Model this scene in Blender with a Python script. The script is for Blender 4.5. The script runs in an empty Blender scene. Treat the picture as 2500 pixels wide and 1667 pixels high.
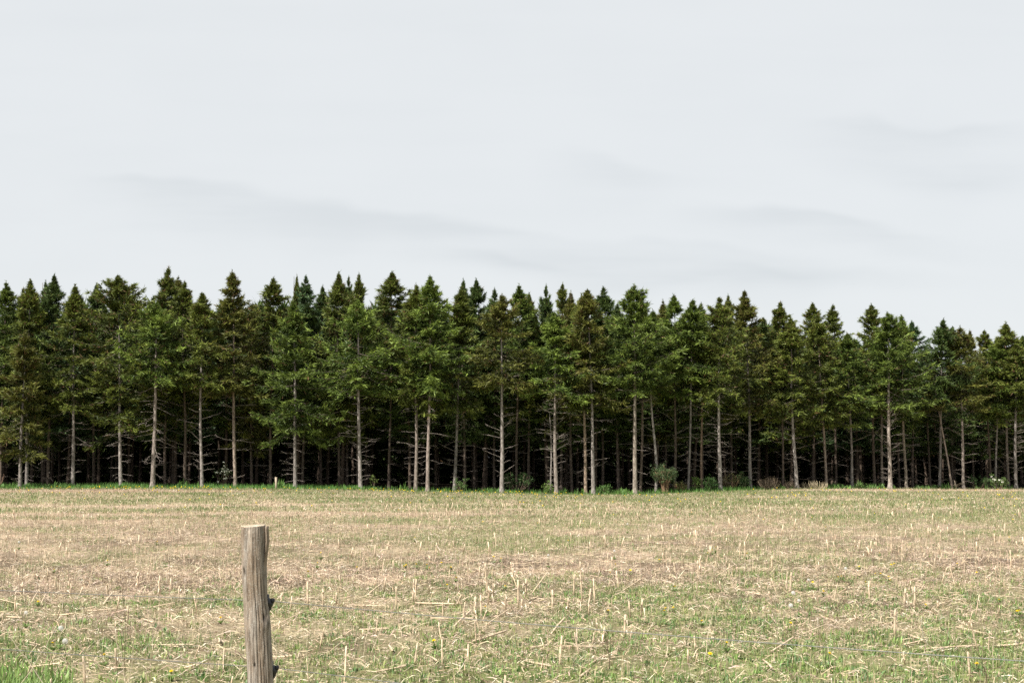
import bpy, math, random
import numpy as np

S = bpy.context.scene
COL = S.collection
# ------------------------------------------------------------------ camera, sky, sun
FPX = 3472.0                      # focal length in photo pixels (50 mm on a 36 mm sensor)
CAM_Z = 1.65
PITCH = math.atan((1120 - 833.5) / FPX)
cd = bpy.data.cameras.new('camera')
cd.lens = 50.0
cd.sensor_width = 36.0
cd.clip_start = 0.1
cd.clip_end = 3000
cd.dof.use_dof = True
cd.dof.focus_distance = 14.0
cd.dof.aperture_fstop = 10.0
cam = bpy.data.objects.new('camera', cd)
cam.location = (0, 0, CAM_Z)
cam.rotation_euler = (math.pi / 2 + PITCH, 0, 0)
COL.objects.link(cam)
S.camera = cam

SUN_EL = math.radians(52)
SUN_AZ = math.radians(226)        # compass style: 0 = +Y (view direction), clockwise; sun behind, a little to the left
sd = bpy.data.lights.new('sun', 'SUN')
sd.energy = 5.0
sd.angle = math.radians(0.6)
sd.color = (1.0, 0.955, 0.88)
sun = bpy.data.objects.new('sun', sd)
to_sun = (math.sin(SUN_AZ) * math.cos(SUN_EL), math.cos(SUN_AZ) * math.cos(SUN_EL), math.sin(SUN_EL))
from mathutils import Vector
sun.rotation_euler = Vector(to_sun).to_track_quat('Z', 'Y').to_euler()
sun.location = (-20, -20, 40)
COL.objects.link(sun)

W = bpy.data.worlds.new('World')
S.world = W
W.use_nodes = True
nt = W.node_tree
nt.nodes.clear()
out = nt.nodes.new('ShaderNodeOutputWorld')
bg = nt.nodes.new('ShaderNodeBackground')
bg.inputs['Strength'].default_value = 0.1
sky = nt.nodes.new('ShaderNodeTexSky')
sky.sky_type = 'NISHITA'
sky.sun_disc = False
sky.sun_elevation = SUN_EL
sky.sun_rotation = SUN_AZ
tc = nt.nodes.new('ShaderNodeTexCoord')
L = nt.links.new


def mth(op, a, b=None, c=None):
    n = nt.nodes.new('ShaderNodeMath')
    n.operation = op
    for k, v in enumerate((a, b, c)):
        if v is None:
            continue
        if isinstance(v, (int, float)):
            n.inputs[k].default_value = v
        else:
            L(v, n.inputs[k])
    return n.outputs[0]


def smooth(v, lo, hi):
    n = nt.nodes.new('ShaderNodeMapRange')
    n.interpolation_type = 'SMOOTHSTEP'
    L(v, n.inputs[0])
    n.inputs[1].default_value, n.inputs[2].default_value = lo, hi
    return n.outputs[0]


sep = nt.nodes.new('ShaderNodeSeparateXYZ')
L(tc.outputs['Generated'], sep.inputs[0])
yy_ = mth('MAXIMUM', mth('ABSOLUTE', sep.outputs[1]), 0.05)
su, sv = mth('DIVIDE', sep.outputs[0], yy_), mth('DIVIDE', sep.outputs[2], yy_)
cmb = nt.nodes.new('ShaderNodeCombineXYZ')
L(su, cmb.inputs[0])
L(sv, cmb.inputs[1])


def cloud_noise(sx, sy, off, detail):
    mp = nt.nodes.new('ShaderNodeMapping')
    mp.inputs['Rotation'].default_value = (0, 0, math.radians(5))
    mp.inputs['Scale'].default_value = (sx, sy, 1)
    mp.inputs['Location'].default_value = (off, off * 0.7, 0)
    L(cmb.outputs[0], mp.inputs['Vector'])
    n = nt.nodes.new('ShaderNodeTexNoise')
    n.inputs['Scale'].default_value = 1.0
    n.inputs['Detail'].default_value = detail
    n.inputs['Roughness'].default_value = 0.5
    L(mp.outputs[0], n.inputs['Vector'])
    return n.outputs['Fac']


warp = cloud_noise(9, 14, 3.1, 2)
wisp = cloud_noise(5, 42, 7.7, 5)
total = mth('ADD', mth('MULTIPLY', smooth(wisp, 0.40, 0.75), 0.08), mth('MULTIPLY', smooth(warp, 0.35, 0.7), 0.07))
# streaks of slightly greyer cloud: u range, height at each end, thickness, strength
for (u0, u1, v0, v1, th_, st_) in ((-0.34, 0.26, 0.208, 0.138, 0.034, 0.55), (0.10, 0.34, 0.183, 0.157, 0.022, 0.6), (-0.1, 0.2, 0.153, 0.128, 0.016, 0.45),
                                   (0.0, 0.15, 0.220, 0.200, 0.024, 0.5), (0.18, 0.42, 0.250, 0.234, 0.035, 0.45), (0.2, 0.42, 0.222, 0.205, 0.02, 0.3), (0.08, 0.36, 0.140, 0.130, 0.016, 0.4)):
    sl = (v1 - v0) / (u1 - u0)
    line = mth('MULTIPLY_ADD', su, sl, v0 - sl * u0)
    t_ = mth('SUBTRACT', line, mth('ADD', sv, mth('MULTIPLY_ADD', warp, 0.05, -0.025)))    # positive below the upper edge
    m_ = mth('MULTIPLY', smooth(t_, -0.004, 0.005), mth('SUBTRACT', 1.0, smooth(t_, 0.0, th_ * 1.6)))
    w_ = mth('MULTIPLY', smooth(su, u0, u0 + 0.09), mth('SUBTRACT', 1.0, smooth(su, u1 - 0.10, u1)))
    tex = mth('MULTIPLY_ADD', smooth(wisp, 0.3, 0.7), 0.6, 0.4)
    total = mth('ADD', total, mth('MULTIPLY', mth('MULTIPLY', m_, w_), mth('MULTIPLY', tex, st_)))
rp = nt.nodes.new('ShaderNodeValToRGB')
rp.color_ramp.elements[0].color = (4.36, 4.50, 4.57, 1)
rp.color_ramp.elements[1].color = (3.62, 3.80, 3.91, 1)
L(total, rp.inputs['Fac'])
mx = nt.nodes.new('ShaderNodeMix')
mx.data_type = 'RGBA'
mx.inputs[0].default_value = 0.95       # thin veil of high cloud over the blue
L(sky.outputs['Color'], mx.inputs[6])
L(rp.outputs['Color'], mx.inputs[7])
L(mx.outputs[2], bg.inputs['Color'])
L(bg.outputs['Background'], out.inputs['Surface'])
S.view_settings.view_transform = 'Standard'
S.view_settings.look = 'None'
S.view_settings.exposure = 0.9
S.view_settings.gamma = 1.0
S.view_settings.use_curve_mapping = False
S.cycles.use_denoising = False
S.cycles.max_bounces = 5
S.cycles.diffuse_bounces = 3
S.cycles.transparent_max_bounces = 4

# ------------------------------------------------------------------ helpers
RNG = np.random.default_rng(7)
CP, SP = math.cos(PITCH), math.sin(PITCH)


def px(x, y, Y):
    """world point seen at photo pixel (x, y) at distance Y in front of the camera"""
    cx, cy = (x - 1250) / FPX, (833.5 - y) / FPX
    t = Y / (CP - SP * cy)
    return np.array([cx * t, Y, CAM_Z + (SP + CP * cy) * t])


def lattice(ix, iy, seed):
    h = (ix.astype(np.int64) * 374761393 + iy.astype(np.int64) * 668265263 + seed * 974711) & 0x7fffffff
    h = ((h ^ (h >> 13)) * 1274126177) & 0x7fffffff
    return ((h ^ (h >> 16)) & 0xffff) / 65535.0


def vnoise(x, y, seed=0):
    x, y = np.asarray(x, float), np.asarray(y, float)
    ix, iy = np.floor(x), np.floor(y)
    fx, fy = x - ix, y - iy
    fx, fy = fx * fx * (3 - 2 * fx), fy * fy * (3 - 2 * fy)
    a, b = lattice(ix, iy, seed), lattice(ix + 1, iy, seed)
    c, d = lattice(ix, iy + 1, seed), lattice(ix + 1, iy + 1, seed)
    return (a * (1 - fx) + b * fx) * (1 - fy) + (c * (1 - fx) + d * fx) * fy


def fbm(x, y, seed=0, o=3):
    s, a, t = 0, 1.0, 0
    for k in range(o):
        s = s + a * vnoise(x * 2 ** k + 17 * k, y * 2 ** k - 9 * k, seed + k)
        t += a
        a *= 0.5
    return s / t


def mesh_np(name, V, F, mats, col=None, midx=None, smooth=False):
    """V (n,3); F (m,3) or (m,4); col (n,3) linear colours on the points"""
    V = np.ascontiguousarray(V, dtype=np.float32)
    F = np.ascontiguousarray(F, dtype=np.int32)
    me = bpy.data.meshes.new(name)
    k = F.shape[1]
    me.vertices.add(len(V))
    me.vertices.foreach_set('co', V.ravel())
    me.loops.add(F.size)
    me.loops.foreach_set('vertex_index', F.ravel())
    me.polygons.add(len(F))
    me.polygons.foreach_set('loop_start', np.arange(0, F.size, k, dtype=np.int32))
    me.polygons.foreach_set('loop_total', np.full(len(F), k, dtype=np.int32))
    if not isinstance(mats, (list, tuple)):
        mats = [mats]
    for m in mats:
        me.materials.append(m)
    if midx is not None:
        me.polygons.foreach_set('material_index', np.ascontiguousarray(midx, dtype=np.int32))
    if smooth:
        me.polygons.foreach_set('use_smooth', np.ones(len(F), dtype=bool))
    if col is not None:
        a = me.attributes.new('tint', 'FLOAT_COLOR', 'POINT')
        c = np.ones((len(V), 4), dtype=np.float32)
        c[:, :3] = col
        a.data.foreach_set('color', c.ravel())
    me.update(calc_edges=True)
    return me


def link(name, data, parent=None, loc=None):
    o = bpy.data.objects.new(name, data)
    COL.objects.link(o)
    if parent is not None:
        o.parent = parent
    if loc is not None:
        o.location = [float(v) for v in loc]
    return o


def tag(o, label=None, cat=None, group=None, kind=None):
    if label:
        o['label'] = label
    if cat:
        o['category'] = cat
    if group:
        o['group'] = group
    if kind:
        o['kind'] = kind
    return o


def thing(name, label, cat, loc=(0, 0, 0), rz=0.0, group=None):
    o = link(name, None, None, loc)
    o.rotation_euler = (0, 0, rz)
    return tag(o, label, cat, group)


class Acc:
    """collects vertex/face blocks into one mesh"""
    def __init__(self):
        self.V, self.F, self.C, self.M, self.n = [], [], [], [], 0

    def add(self, V, F, C=None, m=0):
        V = np.asarray(V, float)
        F = np.asarray(F, int)
        self.V.append(V)
        self.F.append(F + self.n)
        self.n += len(V)
        if C is None:
            C = (1, 1, 1)
        C = np.asarray(C, float)
        self.C.append(np.broadcast_to(C, (len(V), 3)))
        self.M.append(np.full(len(F), m))

    def mesh(self, name, mats, smooth=False):
        return mesh_np(name, np.concatenate(self.V), np.concatenate(self.F), mats, np.concatenate(self.C), np.concatenate(self.M), smooth)


def tube(P, R, n=6, cap=True):
    """tube along points P with radii R -> vertices, triangles"""
    P = np.asarray(P, float)
    R = np.broadcast_to(np.asarray(R, float), (len(P),))
    T = np.gradient(P, axis=0)
    T /= np.linalg.norm(T, axis=1)[:, None] + 1e-9
    ref = np.array([0, 0, 1.0]) if abs(T[0][2]) < 0.8 else np.array([1.0, 0, 0])
    A = np.cross(T, ref)
    A /= np.linalg.norm(A, axis=1)[:, None] + 1e-9
    B = np.cross(T, A)
    th = np.arange(n) * 2 * math.pi / n
    V = P[:, None, :] + R[:, None, None] * (np.cos(th)[None, :, None] * A[:, None, :] + np.sin(th)[None, :, None] * B[:, None, :])
    V = V.reshape(-1, 3)
    k = len(P)
    i, j = np.meshgrid(np.arange(k - 1), np.arange(n), indexing='ij')
    a, b = i * n + j, i * n + (j + 1) % n
    c, d = b + n, a + n
    F = np.concatenate([np.stack([a, b, c], -1).reshape(-1, 3), np.stack([a, c, d], -1).reshape(-1, 3)])
    if cap:
        V = np.concatenate([V, P[:1], P[-1:]])
        j = np.arange(n)
        F = np.concatenate([F, np.stack([np.full(n, k * n), (j + 1) % n, j], -1),
                            np.stack([np.full(n, k * n + 1), (k - 1) * n + j, (k - 1) * n + (j + 1) % n], -1)])
    return V, F


def rotz(a):
    c, s = math.cos(a), math.sin(a)
    return np.array([[c, -s, 0], [s, c, 0], [0, 0, 1.0]])


# ------------------------------------------------------------------ materials
def new_mat(name):
    m = bpy.data.materials.new(name)
    m.use_nodes = True
    n = m.node_tree.nodes
    b = n['Principled BSDF']
    return m, m.node_tree, b


def tint_mat(name, rough=0.7, spec=0.25, trans=0.0, scale=30.0, amount=0.25):
    """base colour from the 'tint' attribute with a little fine noise"""
    m, t, b = new_mat(name)
    a = t.nodes.new('ShaderNodeAttribute')
    a.attribute_name = 'tint'
    tcn = t.nodes.new('ShaderNodeTexCoord')
    nzn = t.nodes.new('ShaderNodeTexNoise')
    nzn.inputs['Scale'].default_value = scale
    nzn.inputs['Detail'].default_value = 3
    mr = t.nodes.new('ShaderNodeMapRange')
    mr.inputs[1].default_value = 0.25
    mr.inputs[2].default_value = 0.75
    mr.inputs[3].default_value = 1 - amount
    mr.inputs[4].default_value = 1 + amount
    mu = t.nodes.new('ShaderNodeVectorMath')
    mu.operation = 'SCALE'
    t.links.new(tcn.outputs['Object'], nzn.inputs['Vector'])
    t.links.new(nzn.outputs['Fac'], mr.inputs[0])
    t.links.new(a.outputs['Color'], mu.inputs[0])
    t.links.new(mr.outputs[0], mu.inputs['Scale'])
    t.links.new(mu.outputs[0], b.inputs['Base Color'])
    b.inputs['Roughness'].default_value = rough
    b.inputs['Specular IOR Level'].default_value = spec
    if trans > 0:
        tr = t.nodes.new('ShaderNodeBsdfTranslucent')
        t.links.new(mu.outputs[0], tr.inputs['Color'])
        ms = t.nodes.new('ShaderNodeMixShader')
        ms.inputs[0].default_value = trans
        t.links.new(b.outputs[0], ms.inputs[1])
        t.links.new(tr.outputs[0], ms.inputs[2])
        t.links.new(ms.outputs[0], t.nodes['Material Output'].inputs['Surface'])
    return m


M_NEEDLE = tint_mat('spruce_needles', 0.55, 0.25, 0.14, 2.2, 0.32)
M_LEAF = tint_mat('green_leaves', 0.55, 0.3, 0.3, 12.0, 0.2)
M_STRAW = tint_mat('dry_straw', 0.75, 0.2, 0.12, 25.0, 0.25)
M_STALK = tint_mat('corn_stalk_skin', 0.6, 0.3, 0.0, 60.0, 0.3)
M_TWIG = tint_mat('dead_twig', 0.85, 0.15, 0.0, 8.0, 0.25)
M_PETAL = tint_mat('flower_petals', 0.6, 0.2, 0.15, 40.0, 0.1)


def bark_mat():
    m, t, b = new_mat('spruce_bark')
    tcn = t.nodes.new('ShaderNodeTexCoord')
    mpn = t.nodes.new('ShaderNodeMapping')
    mpn.inputs['Scale'].default_value = (9, 9, 3.2)
    n1 = t.nodes.new('ShaderNodeTexNoise')
    n1.inputs['Scale'].default_value = 1.6
    n1.inputs['Detail'].default_value = 6
    n1.inputs['Roughness'].default_value = 0.7
    r = t.nodes.new('ShaderNodeValToRGB')
    r.color_ramp.elements[0].position = 0.33
    r.color_ramp.elements[0].color = (0.065, 0.050, 0.042, 1)
    r.color_ramp.elements[1].position = 0.66
    r.color_ramp.elements[1].color = (0.40, 0.36, 0.33, 1)
    a = t.nodes.new('ShaderNodeAttribute')
    a.attribute_name = 'tint'
    mu = t.nodes.new('ShaderNodeVectorMath')
    mu.operation = 'MULTIPLY'
    oi = t.nodes.new('ShaderNodeObjectInfo')
    mr = t.nodes.new('ShaderNodeMapRange')
    mr.inputs[3].default_value = 0.75
    mr.inputs[4].default_value = 1.15
    mu2 = t.nodes.new('ShaderNodeVectorMath')
    mu2.operation = 'SCALE'
    bp = t.nodes.new('ShaderNodeBump')
    bp.inputs['Strength'].default_value = 0.6
    bp.inputs['Distance'].default_value = 0.03
    K = t.links.new
    K(tcn.outputs['Object'], mpn.inputs['Vector'])
    K(mpn.outputs['Vector'], n1.inputs['Vector'])
    K(n1.outputs['Fac'], r.inputs['Fac'])
    K(r.outputs['Color'], mu.inputs[0])
    K(a.outputs['Color'], mu.inputs[1])
    K(oi.outputs['Random'], mr.inputs[0])
    K(mu.outputs[0], mu2.inputs[0])
    K(mr.outputs[0], mu2.inputs['Scale'])
    K(mu2.outputs[0], b.inputs['Base Color'])
    K(n1.outputs['Fac'], bp.inputs['Height'])
    K(bp.outputs['Normal'], b.inputs['Normal'])
    b.inputs['Roughness'].default_value = 0.9
    b.inputs['Specular IOR Level'].default_value = 0.15
    return m


M_BARK = bark_mat()


def ground_mat():
    m, t, b = new_mat('field_soil_and_straw')
    tcn = t.nodes.new('ShaderNodeTexCoord')
    a = t.nodes.new('ShaderNodeAttribute')
    a.attribute_name = 'tint'
    n1 = t.nodes.new('ShaderNodeTexNoise')
    n1.inputs['Scale'].default_value = 9.0
    n1.inputs['Detail'].default_value = 8
    n1.inputs['Roughness'].default_value = 0.75
    n2 = t.nodes.new('ShaderNodeTexNoise')
    n2.inputs['Scale'].default_value = 1.3
    n2.inputs['Detail'].default_value = 5
    r1 = t.nodes.new('ShaderNodeMapRange')
    r1.inputs[1].default_value = 0.3
    r1.inputs[2].default_value = 0.7
    r1.inputs[3].default_value = 0.4
    r1.inputs[4].default_value = 1.5
    r2 = t.nodes.new('ShaderNodeMapRange')
    r2.inputs[1].default_value = 0.3
    r2.inputs[2].default_value = 0.7
    r2.inputs[3].default_value = 0.85
    r2.inputs[4].default_value = 1.15
    mu = t.nodes.new('ShaderNodeMath')
    mu.operation = 'MULTIPLY'
    sc = t.nodes.new('ShaderNodeVectorMath')
    sc.operation = 'SCALE'
    bp = t.nodes.new('ShaderNodeBump')
    bp.inputs['Strength'].default_value = 0.7
    bp.inputs['Distance'].default_value = 0.03
    K = t.links.new
    K(tcn.outputs['Object'], n1.inputs['Vector'])
    K(tcn.outputs['Object'], n2.inputs['Vector'])
    K(n1.outputs['Fac'], r1.inputs[0])
    K(n2.outputs['Fac'], r2.inputs[0])
    K(r1.outputs[0], mu.inputs[0])
    K(r2.outputs[0], mu.inputs[1])
    K(a.outputs['Color'], sc.inputs[0])
    K(mu.outputs[0], sc.inputs['Scale'])
    K(sc.outputs[0], b.inputs['Base Color'])
    K(n1.outputs['Fac'], bp.inputs['Height'])
    K(bp.outputs['Normal'], b.inputs['Normal'])
    b.inputs['Roughness'].default_value = 0.95
    b.inputs['Specular IOR Level'].default_value = 0.1
    return m


M_GROUND = ground_mat()

# ------------------------------------------------------------------ ground
EDGE_X = np.array([-400, -30, -27, -20.7, -13.8, -7.5, -4.4, 0, 3.3, 6.6, 11, 15.5, 21.5, 31, 400.0])
EDGE_P = np.array([1190, 1190, 1192, 1191, 1191, 1195, 1199, 1203, 1206, 1206, 1198, 1192, 1192, 1193, 1193.0])


def edge_d(x):
    """distance of the front of the wood at lateral position x"""
    return 76.0 + 12.0 * np.clip((np.asarray(x, float) - 6) / 26, 0, 1) ** 1.1


def gz(x, y):
    x, y = np.asarray(x, float), np.asarray(y, float)
    d = edge_d(x)
    zt = CAM_Z - (np.interp(x, EDGE_X, EDGE_P) - 1120) * d / FPX
    t = np.clip((y - 38) / (d - 38), 0, 1)
    t = t * t * (3 - 2 * t)
    near = np.clip((70 - y) / 40, 0, 1) * np.clip((np.abs(y) + 200) / 200, 0, 1)
    b = (fbm(x * 0.9, y * 0.9, 5, 3) - 0.5) * 0.09 + (vnoise(x * 0.13, y * 0.13, 8) - 0.5) * 0.12
    return zt * t + b * near


ROWS = np.array([10.0, 11.5, 12.5, 14, 15.5, 17, 19, 22, 25, 28.5, 32, 38, 44, 52, 60, 68, 73, 76, 80, 90])
GREEN = np.array([.56, .54, .47, .42, .40, .34, .28, .26, .30, .33, .36, .40, .44, .52, .56, .62, .68, .85, .6, .3])


def place(x, y):
    """where in the field a small thing stands, in words"""
    u = x / y
    a = 'near the wires' if y < 11 else 'just beyond the wires' if y < 14 else 'in the middle distance' if y < 20 else 'well out in the field' if y < 30 else 'far out towards the wood'
    b = ('by the left edge' if u < -0.30 else 'left of the fence post' if u < -0.20 else 'behind the fence post' if u < -0.15 else 'right of the fence post' if u < -0.07
         else 'at the centre' if u < 0.05 else 'right of the centre' if u < 0.16 else 'in the right part' if u < 0.27 else 'by the right edge')
    return a + ', ' + b


LANDMARK = [(20, 'the short brown spruce'), (183, 'the straight spruce with level limbs'), (290, 'the broad round topped spruce'), (377, 'the thickest pale left half trunk'),
            (497, 'the left leaning trunk'), (575, 'the thin topped brownish spruce'), (677, 'the white topped stake'), (780, 'the low foliaged green spruce'), (882, 'the comb of short dead limbs'),
            (1030, 'the close pair of trunks'), (1120, 'the level grey twigs'), (1225, 'the steep limbed brownish spruce'), (1358, 'the thick bristly trunk'), (1448, 'the pale upswept limbed trunk'),
            (1549, 'the farthest forward trunk'), (1622, 'the broom bush'), (1690, 'the slim straight stem'), (1756, 'the low branched spruce'), (1876, 'the heap of brown brush'), (1985, 'the dry grass clump'),
            (2076, 'the thin trunk in the green strip'), (2169, 'the thickest right half trunk'), (2250, 'the gap in the skyline'), (2319, 'the leaning dead spruce'), (2432, 'the right hand blossoming shrub'), (2490, 'the right edge trunk')]
DEEP = ['close behind', 'a few steps behind', 'well behind', 'far behind', 'deepest behind']


def greenness(x, y):
    x, y = np.asarray(x, float), np.asarray(y, float)
    d = edge_d(x)
    yy = np.where(y > 40, 40 + (y - 40) * 36 / np.maximum(d - 40, 1), y)
    g = np.interp(yy, ROWS, GREEN)
    u = x / np.maximum(y, 1)
    left = np.clip((-u - 0.06) / 0.2, 0, 1)
    g = g - 0.16 * left * np.clip((y - 16) / 4, 0, 1) * np.clip((46 - y) / 10, 0, 1)
    g = g + 0.2 * np.clip(u / 0.2, -0.5, 1) * np.clip((16 - y) / 4, 0, 1)
    g = g + 0.45 * (fbm(x * 0.2 + 3, y * 0.3, 25, 2) - 0.5) * np.clip((y - 12) / 6, 0.3, 1)
    g = g + 0.75 * (fbm(x * 0.55, y * 0.4, 21, 3) - 0.5) + 0.35 * (vnoise(x * 2.1, y * 2.1, 31) - 0.5)
    g = g + 0.12 * np.clip((vnoise(x * 0.16, y * 0.22, 41) - 0.5) * 3, -1, 1) * np.clip((y - 25) / 20, 0, 1)
    # bare strips in front of the wood, left and right
    lp = np.clip((-x - 11) / 4, 0, 1) * np.clip(1 - np.abs(yy - 69.5) / 4.0, 0, 1)
    rp_ = np.clip((x - 12) / 4, 0, 1) * np.clip(1 - np.abs(yy - 72.5) / 3.2, 0, 1)
    g = g - 0.9 * lp - 0.9 * rp_
    # straw coloured swaths across the far field
    for y0, xa, xb, w in ((51, -26, -5, 1.6), (44, -20, 2, 1.2), (38.5, -18, -6, 1.6), (36, -7, 0.5, 0.9), (59, 9, 26, 1.5)):
        m = np.clip((x - xa) / 3, 0, 1) * np.clip((xb - x) / 3, 0, 1)
        g = g - 0.45 * m * np.exp(-((y - y0 - 0.05 * x + (vnoise(x * .4, y0, 3) - .5) * 2.5) / w) ** 2)
    # lush band along the front of the wood
    lush = np.clip((y - (d - 1.6 - 0.8 * vnoise(x * 0.5, 0, 9))) / 0.7, 0, 1) * np.clip((d + 2.5 - y) / 1.5, 0, 1)
    span = np.clip((15.5 - x) / 3, 0, 1)
    g = g + 0.7 * lush * span
    return np.clip(g, 0, 1)


C_SOIL = np.array([0.10, 0.072, 0.05])
C_STRAW = np.array([0.40, 0.316, 0.22])
C_GREEN = np.array([0.135, 0.155, 0.055])
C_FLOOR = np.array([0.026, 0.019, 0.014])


def ground_color(x, y):
    g = greenness(x, y)
    bare = np.clip((fbm(x * 1.3, y * 1.3, 61, 3) - 0.35) * 1.6, 0, 0.75)
    base = C_SOIL * (1 - bare[:, None]) + C_STRAW * bare[:, None]
    far = np.clip((y - 22) / 22, 0, 1)[:, None]
    base = base * (1 - 0.6 * far) + C_STRAW * 0.95 * 0.6 * far
    gg = np.clip((g - 0.1) * 1.3, 0, 1)[:, None]
    c = base * (1 - gg) + C_GREEN * gg
    # fallow soil strip at the far left, pale straw strip at the far right
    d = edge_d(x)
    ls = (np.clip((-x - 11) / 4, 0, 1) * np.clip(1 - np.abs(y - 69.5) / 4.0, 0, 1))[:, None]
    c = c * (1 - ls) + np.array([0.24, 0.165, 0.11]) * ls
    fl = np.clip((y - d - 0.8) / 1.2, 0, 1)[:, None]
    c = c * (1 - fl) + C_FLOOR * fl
    return c


xs = np.concatenate([[-700, -400, -250, -150, -100, -75], np.arange(-55, -20, 1.0), np.arange(-20, -8, 0.4), np.arange(-8, 8, 0.16), np.arange(8, 20, 0.4), np.arange(20, 56, 1.0), [75, 100, 150, 250, 400, 700]])
ys = np.concatenate([[-400, -200, -100, -50, -20, -8, -2, 2, 5], np.arange(7, 20, 0.16), np.arange(20, 46, 0.35), np.arange(46, 100, 0.7), [104, 110, 120, 140, 200, 400, 900]])
XX, YY = np.meshgrid(xs, ys)
V = np.stack([XX.ravel(), YY.ravel(), gz(XX.ravel(), YY.ravel())], -1)
nx, ny = len(xs), len(ys)
i, j = np.meshgrid(np.arange(ny - 1), np.arange(nx - 1), indexing='ij')
a = (i * nx + j).ravel()
F = np.stack([a, a + 1, a + nx + 1, a + nx], -1)
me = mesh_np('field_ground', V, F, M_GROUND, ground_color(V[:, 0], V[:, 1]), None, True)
tag(link('field_ground', me), 'harvested corn field of bare soil, straw and new green growth', 'field', kind='structure')


# ------------------------------------------------------------------ spruces
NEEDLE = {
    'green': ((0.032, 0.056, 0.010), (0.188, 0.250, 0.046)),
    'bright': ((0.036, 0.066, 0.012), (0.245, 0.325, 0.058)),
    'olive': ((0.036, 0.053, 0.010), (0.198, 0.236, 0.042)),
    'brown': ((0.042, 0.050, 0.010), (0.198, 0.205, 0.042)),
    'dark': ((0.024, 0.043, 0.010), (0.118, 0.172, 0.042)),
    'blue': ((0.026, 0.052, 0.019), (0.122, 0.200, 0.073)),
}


def trunk_line(H, lean=(0, 0), wob=0.0, ph=0.0, n=14):
    u = np.linspace(0, 1, n)
    P = np.zeros((n, 3))
    P[:, 0] = lean[0] * u + wob * np.sin(u * 5.2 + ph) * np.minimum(1, u * 4)
    P[:, 1] = lean[1] * u + wob * 0.7 * np.sin(u * 4.1 + ph * 2) * np.minimum(1, u * 4)
    P[:, 2] = H * u
    return P


def make_trunk(P, r0, rng, tint=(1, 1, 1)):
    H = P[-1, 2]
    P = P.copy()
    u = P[:, 2] / H
    zs = np.concatenate([[-0.25, 0.0, 0.12, 0.35, 0.8], np.linspace(1.4, H, 22)])
    Q = np.stack([np.interp(zs, P[:, 2], P[:, 0]), np.interp(zs, P[:, 2], P[:, 1]), zs], -1)
    uu = np.clip(zs / H, 0, 1)
    R = r0 * (1 - uu) ** 0.85 * (1 + 0.55 * np.exp(-np.maximum(zs, 0) / 0.22)) + 0.008
    R = R * (1 + rng.normal(0, 0.035, len(R)))
    V, F = tube(Q, R, 9)
    V = V + rng.normal(0, 0.05, V.shape) * r0 * np.array([1, 1, 0])
    return V, F, np.broadcast_to(np.array(tint), V.shape)


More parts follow.
